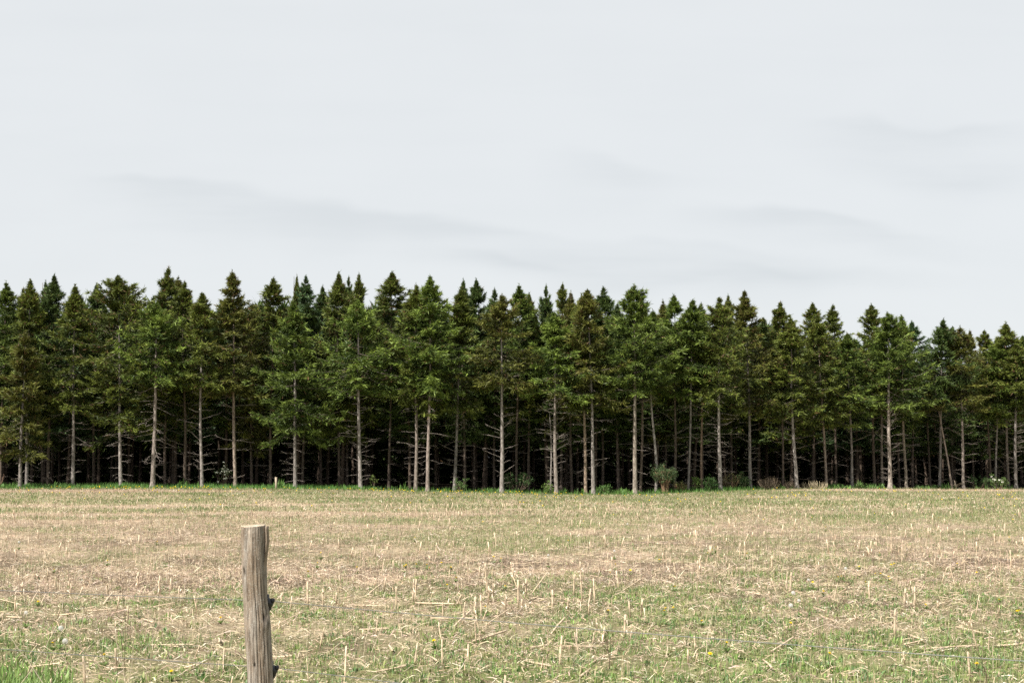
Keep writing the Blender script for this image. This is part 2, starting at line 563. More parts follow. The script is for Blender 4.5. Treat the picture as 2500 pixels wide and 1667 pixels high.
def crown_arrays(rng, P, zb, R, cls, dens=1.0, m=3, full=1.0, sparse=0.0, sprayscale=1.0):
    """needle sprays and limbs of one spruce crown"""
    H = P[-1, 2]
    hc = H - zb
    nb = int((11.8 * hc) * dens + 16)
    n2 = int(14 * dens)
    u = np.sort(np.concatenate([rng.random(nb), 1 - rng.random(n2) * min(0.4, 1.3 / hc)]))
    nb = len(u)
    z = zb + u * (hc - 0.05)
    az = np.arange(nb) * 2.399 + rng.normal(0, 0.5, nb)
    pk = rng.uniform(1.25, 1.75) * (1.7 if R > 2.25 else 1.0)
    prof = np.clip(pk * (1 - u), 0, 1) ** (1.0 if full >= 1 else 1.2)
    prof = prof * (0.78 + 0.28 * np.clip(u / 0.18, 0, 1))
    clump = 0.78 + 0.5 * vnoise(np.cos(az) * 1.4 + 5 + z * 0.55, np.sin(az) * 1.4 + z * 0.8, int(rng.integers(999)))
    Lb = R * prof * clump * rng.uniform(0.55, 1.25, nb) + 0.10 * np.clip((1 - u) / 0.2, 0.1, 1)
    Lb = Lb * np.where(rng.random(nb) < 0.25, 0.5, 1.0)
    if sparse > 0:
        keep = rng.random(nb) > sparse
        u, z, az, Lb = u[keep], z[keep], az[keep], Lb[keep]
        nb = len(u)
    el = np.radians(-20 + 68 * u ** 1.25 + rng.normal(0, 9, nb))
    h = np.stack([np.cos(az), np.sin(az), np.zeros(nb)], -1)
    side = np.stack([-np.sin(az), np.cos(az), np.zeros(nb)], -1)
    o = np.stack([np.interp(z, P[:, 2], P[:, 0]), np.interp(z, P[:, 2], P[:, 1]), z], -1)
    ns = 9
    s = np.linspace(0.14, 1.0, ns)[None, :] + rng.uniform(-0.05, 0.05, (nb, ns))
    s = np.clip(s, 0.08, 1.02)
    lift = np.sin(el)[:, None] * s + (0.34 * s ** 2.4 - 0.28 * s) * (1 - 0.7 * u[:, None])
    p = o[:, None, :] + Lb[:, None, None] * (s[:, :, None] * h[:, None, :] * np.cos(el)[:, None, None]) + (Lb[:, None] * lift)[:, :, None] * np.array([0, 0, 1.0])
    ang = np.radians(np.array([-1, 0, 1])[None, None, :] * 52 + rng.normal(0, 14, (nb, ns, 3)))
    bd = np.cos(ang)[..., None] * h[:, None, None, :] + np.sin(ang)[..., None] * side[:, None, None, :]
    bd[..., 2] += np.sin(el)[:, None, None] * 0.45 + 0.06 + rng.normal(0, 0.16, (nb, ns, 3))
    bl = Lb[:, None, None] * 0.40 * (1.08 - s[:, :, None]) + 0.14
    bl = np.broadcast_to(bl, (nb, ns, 3)).copy()
    bl[:, :, 1] *= 0.5
    topf = np.clip((1 - u) * hc / 1.25, 0.10, 1.0)
    bl *= topf[:, None, None]
    t = (np.arange(m)[None, None, None, :] + rng.random((nb, ns, 3, m))) / m
    q = p[:, :, None, None, :] + bd[:, :, :, None, :] * (bl[..., None] * t)[..., None]
    q[..., 2] -= (0.42 * bl[..., None] * t ** 1.6) * (1 - 0.6 * np.clip(u, 0, 1))[:, None, None, None]
    q = q + rng.normal(0, 1, q.shape) * np.array([0.035, 0.035, 0.022])
    d = np.broadcast_to(bd[:, :, :, None, :], q.shape) + rng.normal(0, 0.36, q.shape)
    d = d / (np.linalg.norm(d, axis=-1, keepdims=True) + 1e-6)
    tip = np.broadcast_to((s[:, :, None, None] * 0.55 + 0.45 * t), q.shape[:-1])
    uu = np.broadcast_to(u[:, None, None, None], q.shape[:-1])
    bri = np.broadcast_to(rng.random((nb, 1, 1, 1)), q.shape[:-1])
    tfq = np.broadcast_to(topf[:, None, None, None], q.shape[:-1])
    keep = rng.random(q.shape[:-1]) < 0.94 * np.clip(tfq * 2.0, 0.6, 1) * np.where(u > 0.97, 0.8, 1)[:, None, None, None]
    q, d, tip, uu, bri, tfq = q[keep], d[keep], tip[keep], uu[keep], bri[keep], tfq[keep]
    # the leader: a slim spike of short upright shoots
    m_l = 46
    zl = H - 0.55 + rng.random(m_l) * 0.62
    ql = np.stack([np.full(m_l, P[-1, 0]), np.full(m_l, P[-1, 1]), zl], -1) + rng.normal(0, 0.02, (m_l, 3)) * np.array([1, 1, 0])
    dl = np.stack([rng.normal(0, 0.45, m_l), rng.normal(0, 0.45, m_l), rng.uniform(0.5, 1.2, m_l)], -1)
    dl /= np.linalg.norm(dl, axis=1)[:, None]
    q, d = np.concatenate([q, ql]), np.concatenate([d, dl])
    tip, uu, bri = np.concatenate([tip, np.full(m_l, 0.6)]), np.concatenate([uu, np.ones(m_l)]), np.concatenate([bri, np.full(m_l, 0.5)])
    tfq = np.concatenate([tfq, np.full(m_l, 0.25)])
    n = len(q)
    ln = rng.uniform(0.13, 0.28, n) * sprayscale * (0.42 + 0.58 * tfq)
    wd = ln * rng.uniform(0.09, 0.16, n)
    rv = rng.normal(0, 1, (n, 3))
    w = np.cross(d, rv)
    w /= np.linalg.norm(w, axis=1)[:, None] + 1e-6
    w2 = np.cross(d, w)
    e = q + d * ln[:, None] + np.array([0, 0, -1.0]) * (ln * rng.uniform(-0.25, 0.25, n))[:, None]
    # two slim shoots forking from one point, one triangle each
    d2 = d + rng.normal(0, 0.5, d.shape)
    e2 = q + d2 * (ln * 0.8)[:, None]
    V = np.stack([q - w * wd[:, None], q + w * wd[:, None], e, q - w2 * wd[:, None], q + w2 * wd[:, None], e2], 1)
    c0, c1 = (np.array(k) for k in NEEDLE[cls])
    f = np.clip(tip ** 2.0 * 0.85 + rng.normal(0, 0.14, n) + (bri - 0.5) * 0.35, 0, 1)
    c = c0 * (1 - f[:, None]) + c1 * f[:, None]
    br = rng.random(n) < (0.03 if cls not in ('brown', 'olive') else 0.08) * (0.5 + uu)
    c[br] = np.array([0.105, 0.062, 0.028]) * rng.uniform(0.7, 1.3, (br.sum(), 1))
    c = c * rng.uniform(0.75, 1.2, (n, 1))
    cv = np.repeat(c[:, None, :], 6, 1)
    F = np.arange(n * 6).reshape(-1, 3)
    V, cv = V.reshape(-1, 3), cv.reshape(-1, 3)
    # limbs: a slim triangular bar through each branch
    st = np.array([0.0, 0.35, 0.7, 1.0])
    lf = np.sin(el)[:, None] * st + (0.34 * st ** 2.4 - 0.28 * st) * (1 - 0.7 * u[:, None])
    pc = o[:, None, :] + Lb[:, None, None] * (st[None, :, None] * h[:, None, :] * np.cos(el)[:, None, None]) + (Lb[:, None] * lf)[:, :, None] * np.array([0, 0, 1.0])
    rr = (0.006 + 0.011 * Lb / 2)[:, None] * np.array([1, 0.75, 0.5, 0.2])[None, :]
    ring = np.stack([pc + side[:, None, :] * rr[..., None], pc - side[:, None, :] * rr[..., None] * 0.8 + np.array([0, 0, 1]) * rr[..., None],
                     pc - side[:, None, :] * rr[..., None] * 0.8 - np.array([0, 0, 1]) * rr[..., None]], 2)
    LV = ring.reshape(-1, 3)
    b12 = (np.arange(nb) * 12)[:, None]
    LF = []
    for k in range(3):
        for e_ in range(3):
            a0, a1 = k * 3 + e_, k * 3 + (e_ + 1) % 3
            LF += [b12 + np.array([[a0, a1, a1 + 3]]), b12 + np.array([[a0, a1 + 3, a0 + 3]])]
    LF = np.concatenate(LF)
    return V, F, cv, LV, LF


def crown_mesh(name, *args, **kw):
    V, F, cv, LV, LF = crown_arrays(*args, **kw)
    A = Acc()
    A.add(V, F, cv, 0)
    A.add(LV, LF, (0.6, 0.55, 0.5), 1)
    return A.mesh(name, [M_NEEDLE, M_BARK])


def dead_branch_arrays(rng, n_tw=3, thick=0.0105):
    """a bare dead spruce limb, 1 m long along +X, bending a little"""
    V_, F_, n = [], [], 0
    k = 5
    s = np.linspace(0, 1, k)
    bend = rng.uniform(-0.16, 0.2)
    P = np.stack([s, rng.normal(0, 0.012, k) + rng.uniform(-.08, .08) * s ** 2, bend * s ** 2 + rng.normal(0, 0.012, k)], -1)
    V, F = tube(P, thick * (1 - 0.72 * s), 4, cap=False)
    V_.append(V); F_.append(F); n += len(V)
    for q in range(n_tw):
        t = rng.uniform(0.3, 0.9)
        b = np.array([np.interp(t, s, P[:, c]) for c in range(3)])
        sg = rng.choice([-1, 1])
        dr = np.array([0.8, sg * rng.uniform(0.35, 0.8), rng.uniform(-0.35, 0.35)])
        ln = rng.uniform(0.15, 0.42)
        PP = b + np.linspace(0, 1, 3)[:, None] * dr * ln
        V, F = tube(PP, np.array([0.0075, 0.006, 0.003]), 3, cap=False)
        V_.append(V); F_.append(F + n); n += len(V)
    return np.concatenate(V_), np.concatenate(F_)


rng = np.random.default_rng(11)
C_DEAD = (0.235, 0.20, 0.175)
DEAD = []
for k in range(10):
    V, F = dead_branch_arrays(rng, 2 + k % 4)
    DEAD.append(mesh_np('dead_branch', V, F, M_TWIG, np.broadcast_to(np.array(C_DEAD), V.shape)))


def add_dead(root, P, r0, rng, z0, z1, n, el=0, lmin=0.5, lmax=1.3):
    """individual bare limbs in loose whorls up the trunk"""
    H = P[-1, 2]
    k = 0
    z = z0
    step = (z1 - z0) / max(1, n / 3.2)
    while k < n and z < z1:
        a0 = rng.uniform(0, 6.3)
        for q in range(int(rng.integers(2, 5))):
            if k >= n:
                break
            zz = z + rng.normal(0, 0.06)
            a = a0 + q * 2.1 + rng.normal(0, 0.5)
            o = link('dead_branch', DEAD[int(rng.integers(len(DEAD)))], root)
            rr = r0 * (1 - zz / H) * 0.6
            o.location = (float(np.interp(zz, P[:, 2], P[:, 0]) + math.cos(a) * rr), float(np.interp(zz, P[:, 2], P[:, 1]) + math.sin(a) * rr), zz)
            f = 0.55 + 0.45 * min(1, (zz - z0) / 2.2)
            s = rng.uniform(lmin, lmax) * f * (0.35 if rng.random() < 0.2 else 1)
            o.rotation_euler = (rng.uniform(-0.6, 0.6), -math.radians(el + rng.normal(0, 11)), a)
            o.scale = (s, s, 1.0 if s > 0.8 else 0.85)
            k += 1
        z += step * rng.uniform(0.7, 1.3)


# the front of the wood, read from the photograph (photo pixels):
# trunk base x, base y, row offset (m), crown tip x, tip y, crown bottom y, crown radius (m), trunk radius (m), needles, dead limbs, their tilt, wobble, bark tint, label
T = (1, 1, 1)
T_SHADE = (0.46, 0.40, 0.35)  # browner bark of the dim trunks, darkened further to stand in for shade
FRONT = [
 (55, 1192, -0.3, 64, 812, 1112, 1.35, .115, 'brown', 4, -10, .05, T, 'short brown spruce with foliage hanging almost to the grass, far left of the wood'),
 (71, 1182, 1.8, 74, 686, 1045, 1.6, .115, 'olive', 26, -12, .04, T, 'spruce with pale dead limbs right behind the short brown spruce at the far left'),
 (122, 1181, 2.6, 133, 673, 990, 1.6, .11, 'dark', 18, -8, .05, T_SHADE, 'dark spruce with shaded trunk and spiky double top, third trunk from the left edge'),
 (183, 1184, 0.8, 181, 697, 975, 1.75, .125, 'olive', 34, -4, .02, T, 'straight spruce with near level dead limbs, left of the broad round topped spruce'),
 (300, 1185, 0.6, 287, 673, 1040, 2.3, .12, 'olive', 26, 0, .03, T, 'broad round topped spruce whose foliage reaches low, left of the palest thick trunk'),
 (377, 1191, -0.4, 384, 742, 915, 2.05, .155, 'bright', 40, -14, .03, (1.2, 1.15, 1.1), 'bright green spruce on the thickest palest trunk of the left half'),
 (455, 1186, 2.2, 446, 690, 960, 1.7, .11, 'olive', 18, 10, .05, T_SHADE, 'olive spruce on a dim brown trunk between the thickest pale trunk and a leaning one'),
 (497, 1188, 0.0, 490, 716, 945, 1.5, .115, 'olive', 32, 14, .08, T, 'spruce with trunk leaning left as it rises, beside the white blossoming shrub'),
 (578, 1187, 0.6, 563, 662, 950, 1.75, .12, 'brown', 24, 10, .05, (1, .9, .8), 'tall thin topped brownish spruce just right of the white blossoming shrub'),
 (724, 1188, 0.2, 716, 735, 1052, 2.15, .125, 'green', 24, 4, .04, T, 'full green spruce with low foliage just right of the short white topped stake'),
 (882, 1191, 0.2, 872, 735, 945, 2.2, .135, 'bright', 44, 8, .03, T, 'wide bright green spruce above a comb of short dead limbs'),
 (1016, 1195, 0.5, 1018, 700, 990, 1.45, .12, 'olive', 30, 2, .05, (.85, .8, .75), 'shadier left trunk of a close pair in the middle left of the wood'),
 (1045, 1197, -0.2, 1052, 676, 952, 1.9, .12, 'bright', 18, -2, .05, (1.2, 1.1, 1.05), 'bright green spruce on the pale right trunk of the close pair'),
 (1110, 1193, 1.4, 1128, 700, 985, 1.9, .11, 'olive', 30, 0, .02, (.8, .8, .8), 'spruce with level grey twigs right of the close pair of trunks'),
 (1225, 1198, -0.2, 1226, 722, 930, 1.85, .135, 'brown', 30, 28, .03, T, 'brownish spruce whose dead limbs all rise steeply, middle of the wood'),
 (1358, 1200, -0.2, 1352, 762, 952, 1.95, .14, 'bright', 46, 18, .05, (1.1, 1.05, 1), 'round topped bright green spruce on a thick bristly trunk, right of the middle'),
 (1345, 1199, 0.3, 1342, 980, 1000, 0.4, .06, 'dark', 18, 12, .05, T, 'thin bare stem touching the left of the thick bristly trunk'),
 (1429, 1198, 0.9, 1420, 720, 985, 1.5, .11, 'olive', 14, 8, .03, (1, .85, .7), 'slim brown trunked spruce left of a pale trunk with upswept limbs'),
 (1448, 1200, -0.1, 1436, 708, 978, 1.7, .13, 'brown', 30, 12, .04, T, 'brown needled spruce on a pale trunk with long limbs to its right'),
 (1549, 1203, -0.5, 1548, 698, 942, 1.95, .15, 'green', 16, 6, .015, (1.15, 1.1, 1), 'tall green spruce on the straight thick trunk standing farthest forward'),
 (1562, 1199, 1.2, 1572, 745, 960, 1.4, .10, 'olive', 24, 6, .04, T_SHADE, 'dim trunked spruce half hidden behind the straight thick forward trunk'),
 (1600, 1196, 0.5, 1590, 760, 938, 1.5, .09, 'green', 12, 12, .16, T, 'slender spruce on a crooked bowed trunk left of the round broom shaped bush'),
 (1645, 1194, 1.6, 1648, 722, 970, 1.8, .10, 'bright', 16, 8, .05, T_SHADE, 'bright topped spruce on a dim trunk behind the round broom shaped bush'),
 (1678, 1194, 0.5, 1692, 736, 925, 1.6, .085, 'green', 22, -6, .03, T, 'spruce on a slim straight stem just right of the round broom shaped bush'),
 (1710, 1191, 1.4, 1712, 778, 975, 1.4, .09, 'olive', 16, 4, .04, (.95, .75, .6), 'reddish brown trunked spruce left of the small round green bush'),
 (1756, 1192, -0.2, 1752, 730, 985, 2.0, .135, 'olive', 40, 6, .05, T, 'low branched spruce on a pale trunk just right of the small round green bush'),
 (1829, 1187, 0.9, 1820, 712, 1002, 2.1, .12, 'brown', 34, 12, .05, (.85, .85, .85), 'broad brown topped spruce left of the heap of brown brush'),
 (1908, 1184, 1.0, 1905, 740, 990, 1.7, .085, 'olive', 14, 14, .04, T_SHADE, 'spruce on a dim slim trunk rising out of the heap of brown brush'),
 (1942, 1189, -0.3, 1927, 776, 1000, 1.85, .125, 'olive', 28, 14, .07, T, 'spruce with curved leaning trunk right beside the heap of brown brush'),
 (2014, 1183, 0.6, 1996, 770, 1035, 1.75, .10, 'olive', 22, 4, .03, (1.05, .95, .85), 'spruce with low olive foliage standing behind the dry grass clump'),
 (2076, 1184, 0.8, 2070, 815, 1000, 1.8, .10, 'green', 24, 10, .05, T, 'thin trunked green spruce standing in the green strip right of the dry grass'),
 (2131, 1185, 1.8, 2126, 745, 985, 1.7, .11, 'olive', 14, 12, .04, T_SHADE, 'tall topped dim spruce left of the thickest trunk of the right half'),
 (2150, 1186, 1.0, 2146, 800, 975, 1.3, .095, 'olive', 16, -14, .04, (.85, .8, .75), 'narrow spruce close against the left of the thickest right half trunk'),
 (2169, 1189, -0.4, 2164, 766, 990, 2.0, .155, 'green', 40, 22, .03, (1.12, 1.08, 1.02), 'green spruce on the thickest pale trunk of the right half'),
 (2208, 1187, 0.7, 2200, 772, 1005, 1.75, .115, 'green', 22, 8, .06, (.85, .8, .7), 'spruce on a double stem just right of the thickest right half trunk'),
 (2288, 1190, 0.6, 2303, 780, 990, 1.6, .105, 'dark', 20, 8, .03, T, 'dark topped spruce left of the leaning dead spruce'),
 (2346, 1190, -0.2, 2344, 800, 985, 1.75, .11, 'brown', 34, 10, .03, (1.15, 1.1, 1.05), 'brownish spruce on a straight pale trunk right of the leaning dead spruce'),
 (2413, 1189, 1.6, 2401, 808, 1000, 1.5, .09, 'olive', 14, 6, .04, T_SHADE, 'dim trunked spruce just left of the right hand blossoming shrub'),
 (2425, 1189, 1.0, 2432, 830, 1010, 1.5, .085, 'green', 16, 4, .05, T, 'thin spruce rising out of the right hand blossoming shrub'),
 (2456, 1188, 0.4, 2452, 788, 1000, 1.5, .10, 'olive', 30, 10, .04, (.8, .75, .7), 'bristly shaded spruce close left of the last pale trunk at the right edge'),
 (2474, 1189, -0.2, 2476, 838, 982, 1.75, .13, 'olive', 36, 14, .03, T, 'spruce on the last pale trunk at the right edge of the wood'),
]
ALL_X = []


SHARED = {}


def shared_crown(cls, seed):
    """crowns of the half hidden trees come in a few shapes per needle colour (7 m tall, 1.9 m radius)"""
    key = (cls, seed % (3 if cls in ('olive', 'dark') else 2))
    if key not in SHARED:
        rg_ = np.random.default_rng(4000 + 17 * len(SHARED))
        P = trunk_line(7.0, (0, 0), 0.0)
        SHARED[key] = crown_mesh('crown', rg_, P, 0.0, 2.0, cls, dens=1.1, m=4, full=1.0 if key[1] else 0.8)
    return SHARED[key]


def build_tree(args, seed, group):
    bx, by, off, tx, ty, cy, R, r0, cls, nd, del_, wob, bt, label = args
    rng = np.random.default_rng(seed)
    d = float(edge_d((bx - 1250) / FPX * 80)) + off
    d = float(edge_d((bx - 1250) / FPX * d)) + off
    x = (bx - 1250) / FPX * d
    z = float(gz(x, d))
    top = px(tx, ty, d)
    H = top[2] - z
    zb = px(tx, cy, d)[2] - z
    P = trunk_line(H, (top[0] - x, rng.normal(0, 0.15)), wob, rng.uniform(0, 6))
    root = thing('spruce_tree', label, 'tree', (x, d, z), 0, group)
    V, F, c = make_trunk(P, r0 * 0.75, rng, bt)
    link('trunk', mesh_np('trunk', V, F, M_BARK, c, None, True), root)
    thin = R < 0.6
    k = 0.8 if cls in ('brown',) else 1.0
    if bt is T_SHADE:
        cr = link('crown', shared_crown(cls, seed), root)
        cr.scale = (R / 1.9, R / 1.9, (H - zb) / 7.0)
        cr.location = (float(np.interp(zb + 2, P[:, 2], P[:, 0])), float(np.interp(zb + 2, P[:, 2], P[:, 1])), zb)
        cr.rotation_euler = (0, 0, float(rng.uniform(0, 6.28)))
    else:
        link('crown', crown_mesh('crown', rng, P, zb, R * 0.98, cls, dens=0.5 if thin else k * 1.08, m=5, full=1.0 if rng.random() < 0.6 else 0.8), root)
    add_dead(root, P, r0, rng, 0.5, min(zb + 0.7, H - 0.3), int(nd * 1.5), del_, 0.3 if thin else 0.5, 0.6 if thin else 1.25)
    return root


for k, a_ in enumerate(FRONT):
    build_tree(a_, 100 + k, 'spruces along the front of the wood')

# the leaning dead spruce at the right
rng = np.random.default_rng(55)
d = float(edge_d(26)) + 0.0
x = (2319 - 1250) / FPX * d
z = float(gz(x, d))
top = px(2279, 905, d)
H = top[2] - z
P = trunk_line(H, (top[0] - x, 0.2), 0.03, 1.0)
root = thing('dead_spruce', 'leaning dead spruce with bare grey stem and a few brown sprays at its tip', 'tree', (x, d, z), 0, 'spruces along the front of the wood')
V, F, c = make_trunk(P, 0.058, rng, (1.1, 1, .92))
link('trunk', mesh_np('trunk', V, F, M_BARK, c, None, True), root)
link('crown', crown_mesh('crown', rng, P, H - 2.3, 1.0, 'brown', dens=0.55, sparse=0.35), root)
add_dead(root, P, 0.085, rng, 1.5, H - 0.2, 46, 18, 0.3, 0.8)

# ---------------- second row: spruces whose tops stand out above the front ones (photo pixels of the tips)
SECOND = [
 (14, 688, 1.6, 'green', 4.0, 'dark spruce top nearest the left edge of the photo'),
 (55, 706, 1.2, 'olive', 5.5, 'narrow brownish spruce top between the two leftmost green tops'),
 (104, 690, 1.3, 'dark', 6.0, 'dark narrow spruce top left of the spiky double top'),
 (236, 695, 1.3, 'dark', 5.0, 'small dark spruce top at the left shoulder of the broad round topped spruce'),
 (404, 657, 1.9, 'olive', 3.5, 'highest spruce top of the left half, behind the thickest palest trunk'),
 (432, 676, 1.4, 'brown', 5.5, 'brownish spruce top right of the highest left half top'),
 (492, 722, 0.9, 'blue', 6.0, 'small pointed blue green spruce top left of the thin topped brownish spruce'),
 (612, 742, 1.3, 'brown', 4.0, 'low brown spruce top right of the thin topped brownish spruce'),
 (666, 680, 1.9, 'olive', 3.2, 'rounded cone shaped spruce top above the short white topped stake'),
 (721, 676, 0.9, 'olive', 5.5, 'thin brown spruce spike left of a blue green top'),
 (747, 675, 1.4, 'blue', 4.4, 'pointed blue green spruce top behind the low foliaged spruce'),
 (786, 700, 1.4, 'dark', 6.5, 'low dark green spruce top right of the blue green top'),
 (824, 668, 1.8, 'olive', 3.4, 'olive spruce top left of the twin spikes above the wide bright spruce'),
 (852, 676, 0.9, 'dark', 6.5, 'left one of the thin twin spikes above the wide bright spruce'),
 (873, 671, 1.2, 'olive', 4.8, 'right one of the thin twin spikes above the wide bright spruce'),
 (957, 665, 2.1, 'olive', 3.2, 'big broad spruce top left of the close pair of trunks'),
 (1015, 696, 1.0, 'brown', 6.0, 'thin brown spruce top between the big broad top and the close pair'),
 (1129, 686, 1.4, 'dark', 5.0, 'left one of three dark rounded tops above the level grey twigs'),
 (1162, 684, 1.5, 'dark', 6.0, 'middle one of three dark rounded tops above the level grey twigs'),
 (1204, 706, 1.4, 'dark', 5.2, 'right one of three dark rounded tops above the level grey twigs'),
 (1267, 694, 1.6, 'green', 3.6, 'green pointed spruce top right of the steep limbed brownish spruce'),
 (1290, 718, 1.4, 'olive', 4.8, 'olive shoulder top close right of the green pointed one'),
 (1332, 697, 1.1, 'dark', 6.0, 'narrow dark top standing clear left above the round topped spruce'),
 (1373, 694, 1.2, 'olive', 5.4, 'thin spike directly above the round topped bright green spruce'),
 (1392, 714, 1.5, 'brown', 4.0, 'brown top at the right shoulder of the round topped spruce'),
 (1476, 702, 1.5, 'dark', 6.0, 'open dark upright top left of the farthest forward trunk'),
 (1508, 742, 1.3, 'dark', 5.0, 'low dark top in the dip left of the farthest forward trunk'),
 (1618, 735, 1.4, 'brown', 5.0, 'low brown top left of the bright top behind the round bush'),
 (1715, 740, 1.1, 'dark', 6.0, 'small dark top right of the slim straight stem'),
 (1780, 722, 1.1, 'olive', 5.5, 'thin top left of the broad brown topped spruce'),
 (1988, 740, 1.6, 'olive', 3.8, 'tall pointed spruce top left of a matching pointed one on the right'),
 (2037, 746, 1.5, 'olive', 4.4, 'right one of the two matching pointed tops behind the dry grass'),
 (2185, 775, 1.2, 'green', 5.0, 'green top close behind the thickest pale trunk of the right half'),
 (2226, 786, 1.5, 'blue', 4.5, 'green pointed top beside the gap in the skyline at the right'),
 (2262, 845, 1.3, 'dark', 5.0, 'low dark crown filling the gap in the skyline at the right'),
 (2325, 798, 1.2, 'dark', 5.5, 'top between the dark topped and the brownish spruce at the right'),
 (2370, 806, 1.1, 'brown', 6.0, 'thin brown spike right of the brownish spruce'),
 (2498, 820, 1.5, 'green', 3.8, 'green top cut by the right edge of the photo'),
]
for k, (tx, ty, R, cls, off, label) in enumerate(SECOND):
    ph = (k * 7) % 5 - 2
    build_tree((tx + ph * 3, 1186, off, tx, ty, 985 + ph * 30 + (k * 13) % 31, R, 0.10, cls, 12, 6, 0.05, T_SHADE, label), 300 + k, 'spruces behind the front row')

# ---------------- inner rows: shared meshes
rng = np.random.default_rng(77)
PROTO = []
for k, cls in enumerate(['dark', 'dark', 'olive', 'dark', 'blue', 'dark']):  # mostly dark needles, painting in the shade inside the wood
    H = 12.0
    P = trunk_line(H, (rng.normal(0, .25), rng.normal(0, .25)), 0.05, rng.uniform(0, 6))
    V, F, c = make_trunk(P, 0.09, rng, (.36, .30, .25))  # browner inner bark, its tint darkened further as painted shade
    tm = mesh_np('trunk', V, F, M_BARK, c, None, True)
    cm = crown_mesh('crown', rng, P, 3.6, 1.9, cls, dens=0.9, m=3, sprayscale=1.3)
    A = Acc()
    for q in range(34):
        V, F = dead_branch_arrays(rng, 3, 0.008)
        a = rng.uniform(0, 6.28)
        e_ = rng.normal(-0.05, 0.2)
        s = rng.uniform(0.5, 1.5)
        zz = rng.uniform(0.6, 5.6)
        V = V * np.array([s, s, 1])
        c_, s_ = math.cos(e_), math.sin(e_)
        V = np.stack([V[:, 0] * c_ - V[:, 2] * s_, V[:, 1], V[:, 0] * s_ + V[:, 2] * c_], -1)
        V = V @ rotz(a).T + np.array([np.interp(zz, P[:, 2], P[:, 0]), np.interp(zz, P[:, 2], P[:, 1]), zz])
        A.add(V, F, (0.08, 0.065, 0.052))  # inner dead limbs coloured darker than the front ones to imitate shade
    dm = A.mesh('dead_branches', M_TWIG)
    PROTO.append((tm, cm, dm))

SKY_X = np.array([-200, 0, 200, 400, 560, 900, 1250, 1550, 1800, 2000, 2200, 2260, 2500, 2800])
SKY_Y = np.array([700, 700, 690, 680, 690, 690, 710, 725, 735, 765, 800, 850, 820, 850])
n_in = 0
for row, off in enumerate((5.2, 8.4, 11.6, 15.0, 18.6)):
    x = -36.0 + (row % 2) * 1.3
    while x < 44:
        xx = x + rng.normal(0, 0.45)
        d = float(edge_d(xx)) + off + rng.normal(0, 0.4)
        lim = 0.36 * d + 5
        x += rng.uniform(2.9, 3.9)
        if abs(xx) > lim:
            continue
        z = float(gz(xx, d))
        pxx = 1250 + xx / d * FPX
        ty = np.interp(pxx, SKY_X, SKY_Y) + rng.uniform(28, 75) + row * 5
        H = px(pxx, ty, d)[2] - z
        tm, cm, dm = PROTO[int(rng.integers(len(PROTO)))]
        root = thing('spruce_tree', 'shaded spruce inside the wood, ' + DEEP[row] + ' ' + min(LANDMARK, key=lambda q: abs(q[0] - pxx))[1], 'tree', (xx, d, z), float(rng.uniform(0, 6.28)), 'spruces deep inside the wood')
        s = H / 12.0
        root.scale = (rng.uniform(0.9, 1.15), rng.uniform(0.9, 1.15), s)
        link('trunk', tm, root)
        link('crown', cm, root)
        tag(link('dead_branches', dm, root), kind='stuff')
        n_in += 1
# the depth of the wood that reads as one dark mass
A = Acc()
for k in range(129):
    row = k // 43
    xx = -46 + (k % 43) * 2.25 + rng.normal(0, 0.4)
    d = float(edge_d(xx)) + 22.5 + row * 3.5 + rng.normal(0, 0.5)
    z = float(gz(xx, d))
    pxx = 1250 + xx / d * FPX
    H = px(pxx, np.interp(pxx, SKY_X, SKY_Y) + rng.uniform(60, 110), d)[2] - z
    P = trunk_line(H, (0, 0), 0.05, rng.uniform(0, 6))
    V, F, cv, LV, LF = crown_arrays(rng, P, (2.4, 0.6, 0.05)[row], 2.0 if row < 2 else 2.3, 'dark', dens=0.36, m=1, sprayscale=4.4 if row < 1 else 5.6)
    off_ = np.array([xx, d, z])
    A.add(V + off_, F, cv, 0)
    V, F, c = make_trunk(P, 0.11, rng, (.6, .5, .45))
    A.add(V + off_, F, c, 1)
tag(link('dark_forest', A.mesh('dark_forest', [M_NEEDLE, M_BARK])), 'dark depth of the spruce wood behind the trunks', 'forest', kind='stuff')


# ------------------------------------------------------------------ leaves, blades, litter
def blades(x, y, z, h, w, lean, az, c, bend=0.35, droop=0.0, segs=2):
    """grass or weed blades: arrays -> V,F,C ; each 3 triangles (or 1)"""
    n = len(x)
    dx, dy = np.cos(az), np.sin(az)
    sx, sy = -dy, dx
    b = np.stack([x, y, z], -1)
    D = np.stack([dx, dy, np.zeros(n)], -1)
    Sd = np.stack([sx, sy, np.zeros(n)], -1)
    up = np.array([0, 0, 1.0])
    tipp = b + D * (h * np.sin(lean))[:, None] + up * (h * np.cos(lean))[:, None]
    if segs == 1:
        V = np.stack([b - Sd * (w * .5)[:, None], b + Sd * (w * .5)[:, None], tipp], 1).reshape(-1, 3)
        F = np.arange(n * 3).reshape(-1, 3)
        C = np.repeat(c, 3, 0)
        return V, F, C
    mid = b + D * (h * 0.5 * np.sin(lean * (1 - bend)))[:, None] + up * (h * 0.55 * np.cos(lean * (1 - bend)))[:, None]
    V = np.stack([b - Sd * (w * .3)[:, None], b + Sd * (w * .3)[:, None], mid + Sd * (w * .5)[:, None], mid - Sd * (w * .5)[:, None], tipp], 1).reshape(-1, 3)
    k = (np.arange(n) * 5)[:, None]
    F = np.concatenate([k + np.array([[0, 1, 2]]), k + np.array([[0, 2, 3]]), k + np.array([[3, 2, 4]])])
    return V, F, np.repeat(c, 5, 0)


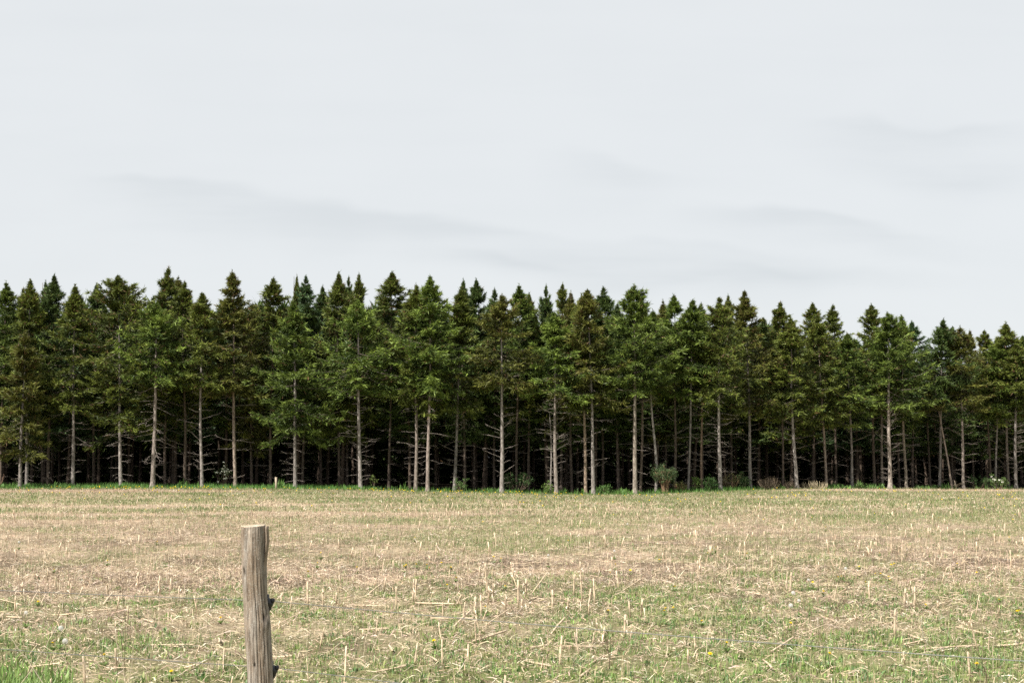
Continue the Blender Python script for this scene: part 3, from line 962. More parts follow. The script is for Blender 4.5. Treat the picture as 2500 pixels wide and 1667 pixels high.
def scatter(rng, n, y0, y1, margin=1.6):
    """points over the visible wedge of the field, denser in proportion to its width"""
    u = rng.random(n)
    a, b = 0.37, margin
    # pdf ~ a*y+b
    A_, B_ = a / 2, b
    c0, c1 = A_ * y0 ** 2 + B_ * y0, A_ * y1 ** 2 + B_ * y1
    cc = c0 + u * (c1 - c0)
    y = (-B_ + np.sqrt(B_ ** 2 + 4 * A_ * cc)) / (2 * A_)
    x = (rng.random(n) * 2 - 1) * (a * y + b)
    return x, y


def jitter_col(rng, base, n, v=0.25, h=0.08):
    c = np.array(base)[None, :] * rng.uniform(1 - v, 1 + v, (n, 1)) * (1 + rng.normal(0, h, (n, 3)))
    return np.clip(c, 0.005, 0.9)


# --- straw litter lying on the soil
rng = np.random.default_rng(21)
A = Acc()


def litter(n, y0, y1, lmin, lmax, wmin, wmax, lift, segs):
    x, y = scatter(rng, n, y0, y1)
    g = greenness(x, y)
    keep = rng.random(n) < (1.15 - 0.6 * g) * (0.35 + 0.65 * fbm(x * 0.8, y * 0.8, 71, 2) * 1.4)
    d = edge_d(x)
    keep &= y < d - 1.5
    x, y = x[keep], y[keep]
    n = len(x)
    z = gz(x, y) + rng.uniform(0.003, 0.02, n)
    ln = np.exp(rng.uniform(np.log(lmin), np.log(lmax), n))
    wd = rng.uniform(wmin, wmax, n)
    az = rng.uniform(0, 2 * np.pi, n)
    tl = np.abs(rng.normal(0, lift, n))
    D = np.stack([np.cos(az) * np.cos(tl), np.sin(az) * np.cos(tl), np.sin(tl)], -1)
    rl = rng.normal(0, 0.6, n)
    Sd = np.stack([-np.sin(az) * np.cos(rl), np.cos(az) * np.cos(rl), np.sin(rl)], -1)
    b = np.stack([x, y, z], -1)
    e = b + D * ln[:, None]
    pale = rng.random(n)
    c = np.where((pale < 0.14)[:, None], np.array([0.72, 0.61, 0.485]), np.where((pale > 0.84)[:, None], np.array([0.13, 0.088, 0.06]), np.array([0.53, 0.418, 0.295])))
    c = c * rng.uniform(0.65, 1.2, (n, 1)) * (1 + rng.normal(0, 0.05, (n, 3)))
    c = np.clip(c, 0.01, 0.8)
    if segs == 2:
        mid = (b + e) / 2 + np.stack([np.zeros(n), np.zeros(n), ln * rng.uniform(0, 0.16, n)], -1) + Sd * (ln * rng.normal(0, 0.09, n))[:, None]
        V = np.stack([b - Sd * (wd * .4)[:, None], b + Sd * (wd * .4)[:, None], mid + Sd * (wd * .5)[:, None], mid - Sd * (wd * .5)[:, None], e], 1).reshape(-1, 3)
        k = (np.arange(n) * 5)[:, None]
        F = np.concatenate([k + np.array([[0, 1, 2]]), k + np.array([[0, 2, 3]]), k + np.array([[3, 2, 4]])])
        A.add(V, F, np.repeat(c, 5, 0))
    else:
        V = np.stack([b - Sd * (wd * .5)[:, None], b + Sd * (wd * .5)[:, None], e], 1).reshape(-1, 3)
        A.add(V, np.arange(n * 3).reshape(-1, 3), np.repeat(c, 3, 0))


litter(120000, 8.2, 22, 0.02, 0.15, 0.0025, 0.008, 0.2, 2)
litter(11000, 8.2, 24, 0.07, 0.30, 0.003, 0.0085, 0.22, 2)
litter(90000, 8.2, 22, 0.015, 0.09, 0.002, 0.007, 0.25, 1)
litter(130000, 20, 42, 0.03, 0.20, 0.005, 0.012, 0.22, 1)
litter(120000, 40, 88, 0.05, 0.20, 0.010, 0.024, 0.35, 1)
tag(link('straw_litter', A.mesh('straw_litter', M_STRAW)), 'pale broken straw and husks strewn over the corn field', 'straw', kind='stuff')

# --- grass and seedlings
rng = np.random.default_rng(22)
A = Acc()
GREENS = np.array([[0.15, 0.225, 0.062], [0.115, 0.185, 0.055], [0.19, 0.225, 0.075], [0.10, 0.17, 0.066], [0.21, 0.23, 0.098]])
DRYG = np.array([0.36, 0.29, 0.19])


def tufts(n, y0, y1, per, h0, h1, w0, w1, rad, segs, dry=0.18, power=1.25, leanm=0.5, gm=1.0, patch=0.0):
    x, y = scatter(rng, n, y0, y1)
    g = greenness(x, y)
    if patch > 0:       # plants stand in clumps with straw between
        g = np.clip(g + patch * 2 * (fbm(x * 3.2, y * 1.9, 81, 2) - 0.5), 0, 1)
    keep = rng.random(n) < np.clip(g * 1.25 - 0.08, 0, 1) ** power
    keep &= y < edge_d(x) + 1.2
    x, y = x[keep], y[keep]
    n = len(x)
    k = n * per
    cx = np.repeat(x, per) + rng.normal(0, rad, k)
    cy = np.repeat(y, per) + rng.normal(0, rad, k)
    tc_ = GREENS[rng.integers(len(GREENS), size=n)] * gm * rng.uniform(0.75, 1.25, (n, 1))
    c = np.repeat(tc_, per, 0) * rng.uniform(0.7, 1.25, (k, 1))
    dr = rng.random(k) < dry
    c[dr] = DRYG * rng.uniform(0.7, 1.4, (dr.sum(), 1))
    hh = np.repeat(rng.uniform(h0, h1, n), per) * rng.uniform(0.5, 1.15, k)
    V, F, C = blades(cx, cy, gz(cx, cy) - 0.005, hh, rng.uniform(w0, w1, k), np.abs(rng.normal(0.25, leanm, k)), rng.uniform(0, 6.283, k), c, segs=segs)
    A.add(V, F, C)


tufts(23000, 8.2, 21, 9, 0.025, 0.075, 0.007, 0.016, 0.024, 2, 0.06, leanm=0.8, gm=1.3, patch=0.75, power=1.6)     # leafy seedlings
tufts(16000, 8.2, 21, 5, 0.05, 0.13, 0.003, 0.006, 0.03, 2, 0.25, leanm=0.45, gm=1.2, patch=0.5)      # fine grass
tufts(60000, 20, 42, 5, 0.04, 0.11, 0.007, 0.015, 0.05, 1, 0.22, leanm=0.6, gm=1.15, patch=0.35)
tufts(75000, 40, 90, 5, 0.05, 0.14, 0.014, 0.032, 0.12, 1, 0.20, leanm=0.5)

# thin upright dead stems that give the far field its bristle
for n, y0, y1, h0, h1, w0, w1 in ((11000, 8.6, 20, .06, .26, .002, .005), (52000, 18, 44, .06, .26, .004, .009), (36000, 40, 84, .06, .24, .009, .016)):
    x, y = scatter(rng, n, y0, y1)
    keep = (rng.random(n) < 1.1 - greenness(x, y)) & (y < edge_d(x) - 2)
    x, y = x[keep], y[keep]
    n = len(x)
    c = np.array([0.48, 0.375, 0.265]) * rng.choice([0.3, 0.7, 1.0, 1.3], (n, 1), p=[.18, .3, .32, .2]) * (1 + rng.normal(0, 0.05, (n, 3)))
    V, F, C = blades(x, y, gz(x, y) - 0.01, rng.uniform(h0, h1, n), rng.uniform(w0, w1, n), np.abs(rng.normal(0, 0.35, n)), rng.uniform(0, 6.28, n), np.clip(c, .01, .8), segs=1)
    A.add(V, F, C)
# ragged broad leaved weeds along the very edge of the wood
n = 5200
x = rng.uniform(-36, 32, n)
y = edge_d(x) + rng.normal(0.5, 0.6, n)
keep = rng.random(n) < np.clip((vnoise(x * 0.9, 0 * x, 95) - 0.42) * 2.6, 0.03, 1)
x, y = x[keep], y[keep]
n = len(x)
k = 7
c = np.repeat(np.array([[0.12, 0.22, 0.055]]) * rng.uniform(0.6, 1.4, (n, 1)), k, 0) * rng.uniform(.8, 1.2, (n * k, 1))
hh = np.repeat(rng.uniform(0.08, 0.42, n) * (0.4 + vnoise(x * 1.7, 0 * x, 96)), k) * rng.uniform(.5, 1.1, n * k)
X_, Y_ = np.repeat(x, k) + rng.normal(0, .05, n * k), np.repeat(y, k) + rng.normal(0, .05, n * k)
V, F, C = blades(X_, Y_, gz(X_, Y_) - .01, hh, rng.uniform(0.03, 0.07, n * k), np.abs(rng.normal(.3, .4, n * k)), rng.uniform(0, 6.28, n * k), np.clip(c, .01, .6))
A.add(V, F, C)
# taller lush grass along the front of the wood
n = 26000
x = rng.uniform(-36, 16, n)
dd = edge_d(x)
y = dd + rng.uniform(-1.3, 2.6, n)
den = np.clip((14.5 - x) / 3, 0.0, 1) * np.where((x > -7.5) & (x < 7.5), 0.22, 1.0) * (0.4 + 0.9 * fbm(x * 0.5, y, 91, 2))
keep = rng.random(n) < den
x, y = x[keep], y[keep]
n = len(x)
c = np.array([0.11, 0.235, 0.05]) * rng.uniform(0.6, 1.35, (n, 1)) * (1 + rng.normal(0, 0.08, (n, 3)))
V, F, C = blades(x, y, gz(x, y) - 0.02, rng.uniform(0.12, 0.34, n) * (0.6 + 0.7 * fbm(x * .6, y, 92, 2)), rng.uniform(0.02, 0.045, n), np.abs(rng.normal(0.15, 0.3, n)), rng.uniform(0, 6.28, n), np.clip(c, .01, 1), segs=1)
A.add(V, F, C)
# a taller lush clump close by at the lower left corner
n = 11000
t_ = rng.random(n)
x = -3.6 + rng.normal(0, 0.55, n)
y = 9.4 + rng.normal(0, 0.55, n)
keep = (x < -2.5 - 0.55 * (y - 8.9) + 0.25 * vnoise(y * 4, x * 4, 77))
x, y = x[keep], y[keep]
n = len(x)
c = np.array([0.20, 0.29, 0.085]) * rng.uniform(0.6, 1.3, (n, 1)) * (1 + rng.normal(0, 0.07, (n, 3)))
V, F, C = blades(x, y, gz(x, y) - 0.01, rng.uniform(0.06, 0.14, n) + np.clip(-x - 3.0, 0, 1) * 0.07, rng.uniform(0.009, 0.020, n), np.abs(rng.normal(0.5, 0.45, n)), rng.uniform(0, 6.28, n), np.clip(c, .01, 1))
A.add(V, F, C)
# a smaller bright clump at the foot of the frame, centre left
tag(link('grass', A.mesh('grass', M_LEAF)), 'patchy new grass and weed seedlings between the straw', 'grass', kind='stuff')

# --- yellow dots of far dandelions
rng = np.random.default_rng(23)
n = 1000
x, y = scatter(rng, n, 26, 78)
p_ = np.clip((y - 30) / 45, 0.05, 1) ** 1.5 * (0.2 + 1.2 * fbm(x * 0.25, y * 0.4, 51, 2) ** 2) * np.where(y > 60, 1, .6)
keep = (rng.random(n) < p_) & (y < edge_d(x) - 0.4)
x, y = x[keep], y[keep]
x2 = rng.uniform(-34, 3, 420)
y2 = edge_d(x2) - rng.uniform(0.5, 5.0, 420)
k2 = rng.random(420) < 0.12 + 0.5 * (vnoise(x2 * 0.5, y2 * 0.3, 13) > 0.55)
x, y = np.concatenate([x, x2[k2]]), np.concatenate([y, y2[k2]])
n = len(x)
z = gz(x, y) + rng.uniform(0.06, 0.16, n)
A = Acc()
th = np.arange(6) * math.pi / 3
r = rng.uniform(0.020, 0.034, n) * np.clip(y / 50, 0.75, 1.15)
ring = np.stack([np.cos(th), np.sin(th), 0 * th], -1)
Vd = np.stack([x, y, z], -1)[:, None, :] + r[:, None, None] * (ring[None] * np.array([1, 1, 0]))
Vt = np.stack([x, y, z + r * 0.9], -1)[:, None, :]
Vb = np.stack([x, y, z - r * 0.5], -1)[:, None, :]
V = np.concatenate([Vd, Vt, Vb], 1).reshape(-1, 3)
F = []
k8 = (np.arange(n) * 8)[:, None]
for q in range(6):
    F += [k8 + np.array([[q, (q + 1) % 6, 6]]), k8 + np.array([[(q + 1) % 6, q, 7]])]
cc = np.array([0.78, 0.58, 0.03]) * rng.uniform(0.8, 1.1, (n, 1))
A.add(V, np.concatenate(F), np.repeat(cc, 8, 0))
tag(link('dandelion_field', A.mesh('dandelion_field', M_PETAL)), 'tiny yellow dandelion dots scattered across the far field', 'flowers', kind='stuff')


# ------------------------------------------------------------------ corn stalks
def ground_hit(x, y, h=0.0):
    """where the sight line through photo pixel (x, y) comes down to h above the ground"""
    ds = np.concatenate([np.arange(6, 30, 0.02), np.arange(30, 95, 0.1)])
    cx, cy = (x - 1250) / FPX, (833.5 - y) / FPX
    t = ds / (CP - SP * cy)
    X = cx * t
    Z = CAM_Z + (SP + CP * cy) * t
    f = Z - gz(X, ds) - h
    i = np.argmax(f < 0)
    return float(X[i]), float(ds[i]), float(gz(X[i], ds[i]))


C_CORN = np.array([0.52, 0.405, 0.28])


def stalk_mesh(rng, L_, r, nodes, torn, husk):
    """a cut corn stalk along +Z with swollen nodes, broken end and torn husk strips"""
    A = Acc()
    zs, rs = [0.0], [r * 1.12]
    for k in range(1, nodes + 1):
        zk = L_ * (k / (nodes + 0.6)) * rng.uniform(0.9, 1.08)
        zs += [zk - 0.012, zk, zk + 0.012]
        rs += [r, r * 1.22, r]
    zs.append(L_)
    rs.append(r * 0.92)
    zs, rs = np.array(zs), np.array(rs)
    o_ = np.argsort(zs)
    zs, rs = zs[o_], rs[o_]
    bend = rng.normal(0, 0.03) * L_
    P = np.stack([bend * (zs / L_) ** 2, rng.normal(0, 0.001, len(zs)), zs], -1)
    V, F = tube(P, rs, 6)
    V[6 * (len(zs) - 1):6 * len(zs), 2] += rng.uniform(-1, 1, 6) * torn
    c = np.repeat((C_CORN * rng.uniform(0.85, 1.15))[None], len(V), 0) * rng.uniform(0.9, 1.1, (len(V), 1))
    ring = (np.arange(len(V)) // 6)
    isn = np.isin(ring, np.nonzero(rs > r * 1.15)[0][1:] if rs[0] > r * 1.1 else np.nonzero(rs > r * 1.15)[0])
    c[isn] *= 0.5
    A.add(V, F, c, 0)
    for q in range(husk):
        z0 = rng.uniform(0.2, 0.8) * L_
        a = rng.uniform(0, 6.28)
        ln = rng.uniform(0.06, 0.14)
        D = np.array([math.cos(a), math.sin(a), 0])
        Sd = np.array([-math.sin(a), math.cos(a), 0])
        w = rng.uniform(0.006, 0.014)
        b = np.array([bend * (z0 / L_) ** 2, 0, z0]) + D * r
        m_ = b + D * ln * 0.45 + np.array([0, 0, ln * rng.uniform(-0.1, 0.5)])
        e = b + D * ln * 0.9 + np.array([0, 0, ln * rng.uniform(-0.8, 0.2)])
        V = np.stack([b - Sd * w, b + Sd * w, m_ + Sd * w, m_ - Sd * w, e])
        A.add(V, np.array([[0, 1, 2], [0, 2, 3], [3, 2, 4]]), np.array([0.54, 0.45, 0.34]) * rng.uniform(.8, 1.1), 0)
    return A.mesh('corn_stalk', M_STALK)


rng = np.random.default_rng(31)
STAND = [stalk_mesh(rng, 1.0 * h_, 0.0115 * rng.uniform(0.85, 1.25), n_, 0.012, hk) for h_, n_, hk in ((.26, 2, 1), (.2, 1, 2), (.3, 2, 0), (.16, 1, 1), (.24, 2, 2), (.34, 3, 1), (.12, 1, 2), (.28, 2, 1))]
STAND_H = (.26, .2, .3, .16, .24, .34, .12, .28)
FALLEN = [stalk_mesh(rng, l_, 0.0105 * rng.uniform(0.8, 1.25), n_, 0.02, hk) for l_, n_, hk in ((.45, 3, 2), (.6, 4, 1), (.3, 2, 1), (.22, 1, 2), (.52, 3, 3), (.36, 2, 0), (.75, 5, 2), (.28, 2, 1))]

# standing stubs that can be told apart in the photograph: top x, top y, foot x, foot y
Z2 = lambda ox, l: [(ox + a * .3105, 1180 + b * .3105, ox + c * .3105, 1180 + e * .3105) for a, b, c, e in l]
HAND = (Z2(620, [(1253, 742, 1250, 925), (1270, 745, 1270, 935), (1738, 880, 1735, 1050), (1787, 872, 1787, 1050), (1822, 625, 1832, 880), (1848, 800, 1842, 950), (540, 820, 543, 975), (418, 765, 424, 975), (1035, 735, 1018, 860), (645, 850, 648, 960), (665, 640, 685, 800), (1115, 800, 1120, 1000), (1435, 460, 1432, 560), (1060, 450, 1062, 520), (548, 420, 542, 500), (300, 880, 285, 1000), (1775, 650, 1780, 760), (1975, 860, 1980, 1010), (1095, 600, 1098, 690), (1880, 770, 1885, 890)])
        + Z2(1240, [(920, 1020, 918, 1212), (1497, 600, 1492, 820), (1510, 560, 1512, 690), (572, 610, 582, 930), (655, 820, 632, 1030), (672, 740, 685, 945), (522, 710, 518, 885), (355, 830, 350, 1000), (82, 750, 82, 980), (38, 660, 42, 780), (140, 740, 145, 900), (1860, 450, 1866, 590), (1465, 370, 1465, 490), (1820, 460, 1822, 590), (470, 890, 473, 1000), (855, 680, 875, 830), (955, 920, 962, 1060), (1060, 900, 1045, 1060), (820, 570, 822, 700), (110, 900, 108, 1000), (1220, 540, 1222, 630)])
        + Z2(1860, [(1047, 985, 1045, 1212), (1122, 815, 1120, 970), (1207, 805, 1203, 965), (1397, 360, 1395, 555), (1832, 390, 1830, 480), (1832, 640, 1836, 750), (232, 690, 225, 850), (768, 440, 770, 530), (735, 440, 730, 530), (1107, 440, 1103, 560), (1020, 370, 1022, 550), (842, 790, 838, 885), (450, 610, 450, 690), (1184, 340, 1180, 440), (1960, 520, 1960, 660), (830, 480, 828, 570), (80, 560, 76, 690), (900, 390, 905, 470)])
        + Z2(0, [(375, 660, 374, 760), (1085, 690, 1082, 830), (1340, 740, 1345, 850), (150, 690, 145, 790), (1030, 430, 1028, 510), (940, 880, 915, 1000), (175, 770, 165, 890), (560, 780, 555, 900), (1410, 800, 1405, 870), (1255, 720, 1250, 880), (1580, 740, 1590, 850), (850, 480, 852, 560), (105, 640, 100, 720), (1690, 260, 1692, 330), (1815, 240, 1818, 300), (720, 250, 722, 300), (950, 440, 946, 500), (1375, 520, 1378, 590)]))
nst = 0
for hx, hy, fx, fy in HAND:
    X, Y, Zg = ground_hit(fx, fy)
    tp = px(hx, hy, Y)
    ln = float(np.linalg.norm(tp - np.array([X, Y, Zg])))
    k = int(np.argmin([abs(h_ - ln) for h_ in STAND_H]))
    o = link('corn_stubble', STAND[k], None, (X, Y, Zg - 0.01))
    sc_ = ln / STAND_H[k]
    o.scale = (0.85, 0.85, sc_)
    v = Vector((float(tp[0] - X), float(rng.normal(0, 0.02)), float(tp[2] - Zg)))
    o.rotation_euler = v.to_track_quat('Z', 'Y').to_euler()
    tag(o, ('leaning' if abs(hx - fx) > 6 else 'upright') + ' dry corn stub ' + place(X, Y), 'corn stub', 'corn stubs standing in the field')
    nst += 1
A = Acc()
# the rest stand in loose drill rows 0.76 m apart, crossing the view almost level
tries = 0
cand = []
for r_ in range(60):
    y0 = 8.4 + r_ * 0.76
    for q in range(260):
        xx = rng.uniform(-1, 1) * (0.38 * y0 + 2)
        yy = y0 + 0.10 * xx + rng.normal(0, 0.035)
        if yy < 8.6 or yy > 52:
            continue
        if rng.random() < 0.052 * (0.6 if xx < -0.08 * yy else 1.0) * min(1.0, 18 / yy + 0.25) * (1.25 - 0.6 * float(greenness(xx, yy))):
            cand.append((yy, xx))
cand.sort()
for yy, xx in cand:
    k = int(rng.integers(len(STAND)))
    sc_ = rng.uniform(0.35, 0.9)
    tilt = (rng.normal(0, 0.16), rng.normal(0, 0.16), rng.uniform(0, 6.28))
    if nst < 300:
        o = link('corn_stubble', STAND[k], None, (xx, yy, float(gz(xx, yy)) - 0.01))
        o.scale = (rng.uniform(.4, .75), rng.uniform(.4, .75), sc_)
        o.rotation_euler = tilt
        tag(o, 'short cut corn stub ' + place(xx, yy), 'corn stub', 'corn stubs standing in the field')
        nst += 1
    else:
        h_ = STAND_H[k] * sc_
        b = np.array([xx, yy, float(gz(xx, yy)) - 0.01])
        V, F = tube(np.stack([b, b + np.array([tilt[0] * h_, tilt[1] * h_, h_])]), [0.013, 0.011], 5)
        A.add(V, F, C_CORN * rng.uniform(0.8, 1.25))
if A.n:
    tag(link('corn_stubble_rows', A.mesh('corn_stubble_rows', M_STALK)), 'rows of cut corn stubs receding across the field', 'stubble', kind='stuff')

# fallen stalks: ends in photo pixels, then random ones
HANDF = (Z2(620, [(140, 1145, 360, 1040), (1575, 1135, 1690, 1020), (1840, 1115, 2005, 1005), (1720, 1255, 1985, 1185), (785, 965, 1010, 985), (1270, 950, 1570, 970), (145, 1380, 300, 1388), (950, 1500, 1190, 1470), (830, 1160, 1050, 1165), (1060, 1285, 1110, 1365), (1390, 1070, 1720, 1085), (600, 1330, 690, 1270), (1370, 1370, 1460, 1445), (1680, 1380, 1690, 1300), (180, 780, 210, 735), (900, 880, 1000, 800)])
         + Z2(1240, [(655, 685, 820, 850), (635, 725, 720, 800), (340, 1195, 430, 1080), (395, 1290, 740, 1310), (130, 1310, 310, 1300), (130, 1410, 330, 1470), (190, 870, 310, 720), (190, 905, 300, 960), (890, 860, 1050, 770), (1050, 780, 1075, 890), (1870, 860, 2000, 980), (1640, 735, 1785, 655), (760, 1375, 850, 1350), (640, 1440, 760, 1380), (570, 1530, 650, 1490), (1290, 805, 1370, 860), (1520, 1515, 1640, 1480), (40, 730, 290, 715), (170, 1540, 330, 1500)])
         + Z2(1860, [(410, 985, 515, 1180), (710, 710, 790, 795), (450, 805, 660, 825), (1290, 1310, 1700, 1300), (1210, 805, 1280, 865), (1215, 890, 1275, 820), (1130, 845, 1200, 850), (75, 1335, 250, 1240), (1300, 860, 1560, 880), (670, 755, 820, 705), (1850, 1290, 2061, 1290), (0, 830, 150, 810), (1700, 670, 1775, 690), (1500, 590, 1660, 550), (1530, 1140, 1760, 1220), (1150, 1200, 1260, 1260), (10, 1400, 100, 1520), (1120, 1280, 1300, 1260)])
         + Z2(0, [(180, 1245, 330, 1300), (470, 1045, 580, 1050), (1120, 1285, 1530, 1295), (250, 940, 300, 850), (320, 965, 350, 890), (1130, 1080, 1220, 1180), (815, 960, 870, 880), (1600, 960, 1640, 930), (50, 1060, 160, 1080), (1720, 1230, 1745, 1340), (1440, 1470, 1580, 1450), (690, 1310, 740, 1270), (1590, 400, 1640, 445), (280, 720, 310, 830)]))
FL = (.45, .6, .3, .22, .52, .36, .75, .28)
for ax, ay, bx_, by_ in HANDF:
    X0, Y0, Zg0 = ground_hit(ax, ay)
    X1, Y1, Zg1 = ground_hit(bx_, by_)
    if abs(Y1 - Y0) > 0.6:       # leaning rather than lying: keep its foot, lift the end
        Y1 = Y0 + 0.5 * np.sign(Y1 - Y0)
        q_ = px(bx_, by_, Y1)
        X1, Zg1 = float(q_[0]), float(max(q_[2], gz(q_[0], Y1)))
    v = Vector((X1 - X0, Y1 - Y0, Zg1 - Zg0 + 0.02))
    ln = v.length
    k = int(np.argmin([abs(h_ - ln) for h_ in FL]))
    th_ = float(rng.uniform(0.45, 0.85))
    o = link('fallen_corn_stalk', FALLEN[k], None, (X0, Y0, Zg0 + 0.016))
    o.scale = (th_, th_, ln / FL[k])
    o.rotation_euler = v.to_track_quat('Z', 'Y').to_euler()
    tag(o, ('long' if ln > 0.4 else 'short') + ' pale corn stalk lying ' + place(X0, Y0), 'corn stalk', 'broken corn stalks lying in the field')
nf = len(HANDF)
for q in range(700):
    if nf >= 135:
        break
    xx, yy = scatter(rng, 1, 8.4, 26)
    xx, yy = float(xx[0]), float(yy[0])
    if rng.random() > 1.15 - 0.9 * float(greenness(xx, yy)):
        continue
    k = int(rng.integers(len(FALLEN)))
    o = link('fallen_corn_stalk', FALLEN[k], None, (xx, yy, float(gz(xx, yy)) + 0.016))
    o.rotation_euler = (math.pi / 2 - abs(rng.normal(0, 0.1)), 0, rng.uniform(0, 6.28))
    s = rng.uniform(0.3, 0.75)
    o.scale = (0.5, 0.5, s)
    tag(o, 'thin broken corn stalk lying ' + place(xx, yy), 'corn stalk', 'broken corn stalks lying in the field')
    nf += 1


# ------------------------------------------------------------------ dandelions
def petals_mesh(name, r, up):
    A = Acc()
    for lay, (rr, hh, n) in enumerate(((r, up * 0.15, 15), (r * 0.75, up * 0.55, 12), (r * 0.42, up, 8))):
        for q in range(n):
            a = q * 6.283 / n + lay * 0.2
            D = np.array([math.cos(a), math.sin(a), 0])
            Sd = np.array([-math.sin(a), math.cos(a), 0])
            w = rr * 0.2
            V = np.stack([[0, 0, 0], D * rr * .6 + Sd * w + [0, 0, hh * .8], D * rr + [0, 0, hh], D * rr * .6 - Sd * w + [0, 0, hh * .8]])
            A.add(V, np.array([[0, 1, 2], [0, 2, 3]]), (0.80, 0.60, 0.02))
    return A.mesh(name, M_PETAL)


def seed_mesh(name, r):
    A = Acc()
    n = 90
    for q in range(n):
        ph = math.acos(1 - 2 * (q + .5) / n)
        a = q * 2.39996
        D = np.array([math.sin(ph) * math.cos(a), math.sin(ph) * math.sin(a), math.cos(ph)])
        S1 = np.cross(D, [0.3, 0.5, 0.8])
        S1 /= np.linalg.norm(S1)
        S2 = np.cross(D, S1)
        e = D * r
        V = np.stack([[0, 0, 0], e, e + S1 * r * .22, e - S1 * r * .12 + S2 * r * .2, e - S1 * r * .12 - S2 * r * .2])
        V = np.concatenate([V, [S1 * r * 0.02]])
        A.add(V, np.array([[0, 1, 5], [2, 3, 4]]), (0.62, 0.60, 0.57))
    return A.mesh(name, M_PETAL)


def rosette_mesh(rng):
    n = 11
    az = np.arange(n) * 6.283 / n + rng.normal(0, .2, n)
    c = np.array([0.14, 0.22, 0.06]) * rng.uniform(.8, 1.25, (n, 1))
    V, F, C = blades(np.zeros(n), np.zeros(n), np.zeros(n), rng.uniform(0.06, 0.11, n), rng.uniform(0.014, 0.022, n), rng.uniform(0.8, 1.35, n), az, c)
    return mesh_np('leaf', V, F, M_LEAF, C)


V, F = tube([[0, 0, 0], [0.006, 0, 0.5], [0, 0, 1]], [0.003, 0.0028, 0.003], 5)
STEM = mesh_np('stem', V, F, M_LEAF, np.broadcast_to(np.array([0.20, 0.20, 0.09]), V.shape))
HEAD, SEED = petals_mesh('flower_head', 0.0185, 0.012), seed_mesh('seed_head', 0.020)
ROS = [rosette_mesh(rng) for k in range(3)]
zz = lambda ox, l: [(ox + a * .3105, 1180 + b * .3105) for a, b in l]
YEL = (zz(1860, [(598, 735), (625, 728), (893, 706), (935, 708), (997, 730), (1005, 757), (1040, 630), (1017, 637), (1535, 630), (1688, 697), (400, 773), (485, 847), (815, 773), (765, 650), (1865, 912), (2008, 1002), (2024, 998), (533, 1335), (1288, 950), (228, 1095), (1690, 1415), (1945, 420), (500, 340), (392, 265), (1390, 268), (1360, 262), (1975, 283), (925, 545)])
       + zz(1240, [(1240, 978), (1230, 1000), (1300, 975), (1312, 808), (963, 680), (845, 632), (805, 700), (1190, 597), (1632, 495), (1605, 522), (1590, 522), (1570, 545), (1720, 1250), (1590, 1335), (1525, 1080), (1310, 243), (475, 447), (727, 342), (1880, 548), (790, 997), (570, 330), (1445, 225), (235, 310), (700, 160), (1605, 190)])
       + zz(620, [(1415, 1233), (527, 543), (1520, 795), (1360, 637), (1380, 662), (1275, 632), (1195, 640), (1180, 648), (1475, 620), (1548, 658), (1590, 740), (1975, 805), (1943, 588), (1885, 575), (1820, 967), (810, 657), (500, 622), (425, 690), (1265, 425), (205, 315), (660, 228), (680, 222), (1180, 208), (1800, 300), (960, 325)])
       + zz(0, [(820, 1345), (1347, 1475), (1735, 1055), (413, 1253), (845, 605), (1638, 310), (300, 925), (425, 675), (1190, 240), (835, 205), (1140, 245), (1235, 455)]))
WHI = (zz(1860, [(658, 668), (367, 757), (247, 860), (228, 960), (292, 920)]) + zz(1240, [(838, 530), (318, 562), (940, 318)]) + zz(0, [(512, 1240), (478, 1137), (205, 1015), (150, 460)]))
for lst, head, lab, grp, h0, h1 in ((YEL, HEAD, 'yellow dandelion in flower ', 'yellow dandelions in the field', 0.05, 0.12),
                                   (WHI, SEED, 'dandelion with round white seed head ', 'white dandelion clocks in the field', 0.14, 0.22)):
    for q, (ux, uy) in enumerate(lst):
        h_ = float(rng.uniform(h0, h1))
        X, Y, Zg = ground_hit(ux, uy, h_)
        root = thing('dandelion', lab + place(X, Y), 'dandelion', (X, Y, Zg), float(rng.uniform(0, 6.28)), grp)
        st = link('stem', STEM, root)
        st.scale = (1, 1, h_)
        hd = link('flower_head' if head is HEAD else 'seed_head', head, root, (0, 0, h_))
        hd.rotation_euler = (rng.normal(0.2, 0.2), rng.normal(0, 0.2), 0)
        s = rng.uniform(0.85, 1.2)
        hd.scale = (s, s, s)
        link('leaf_rosette', ROS[q % 3], root)


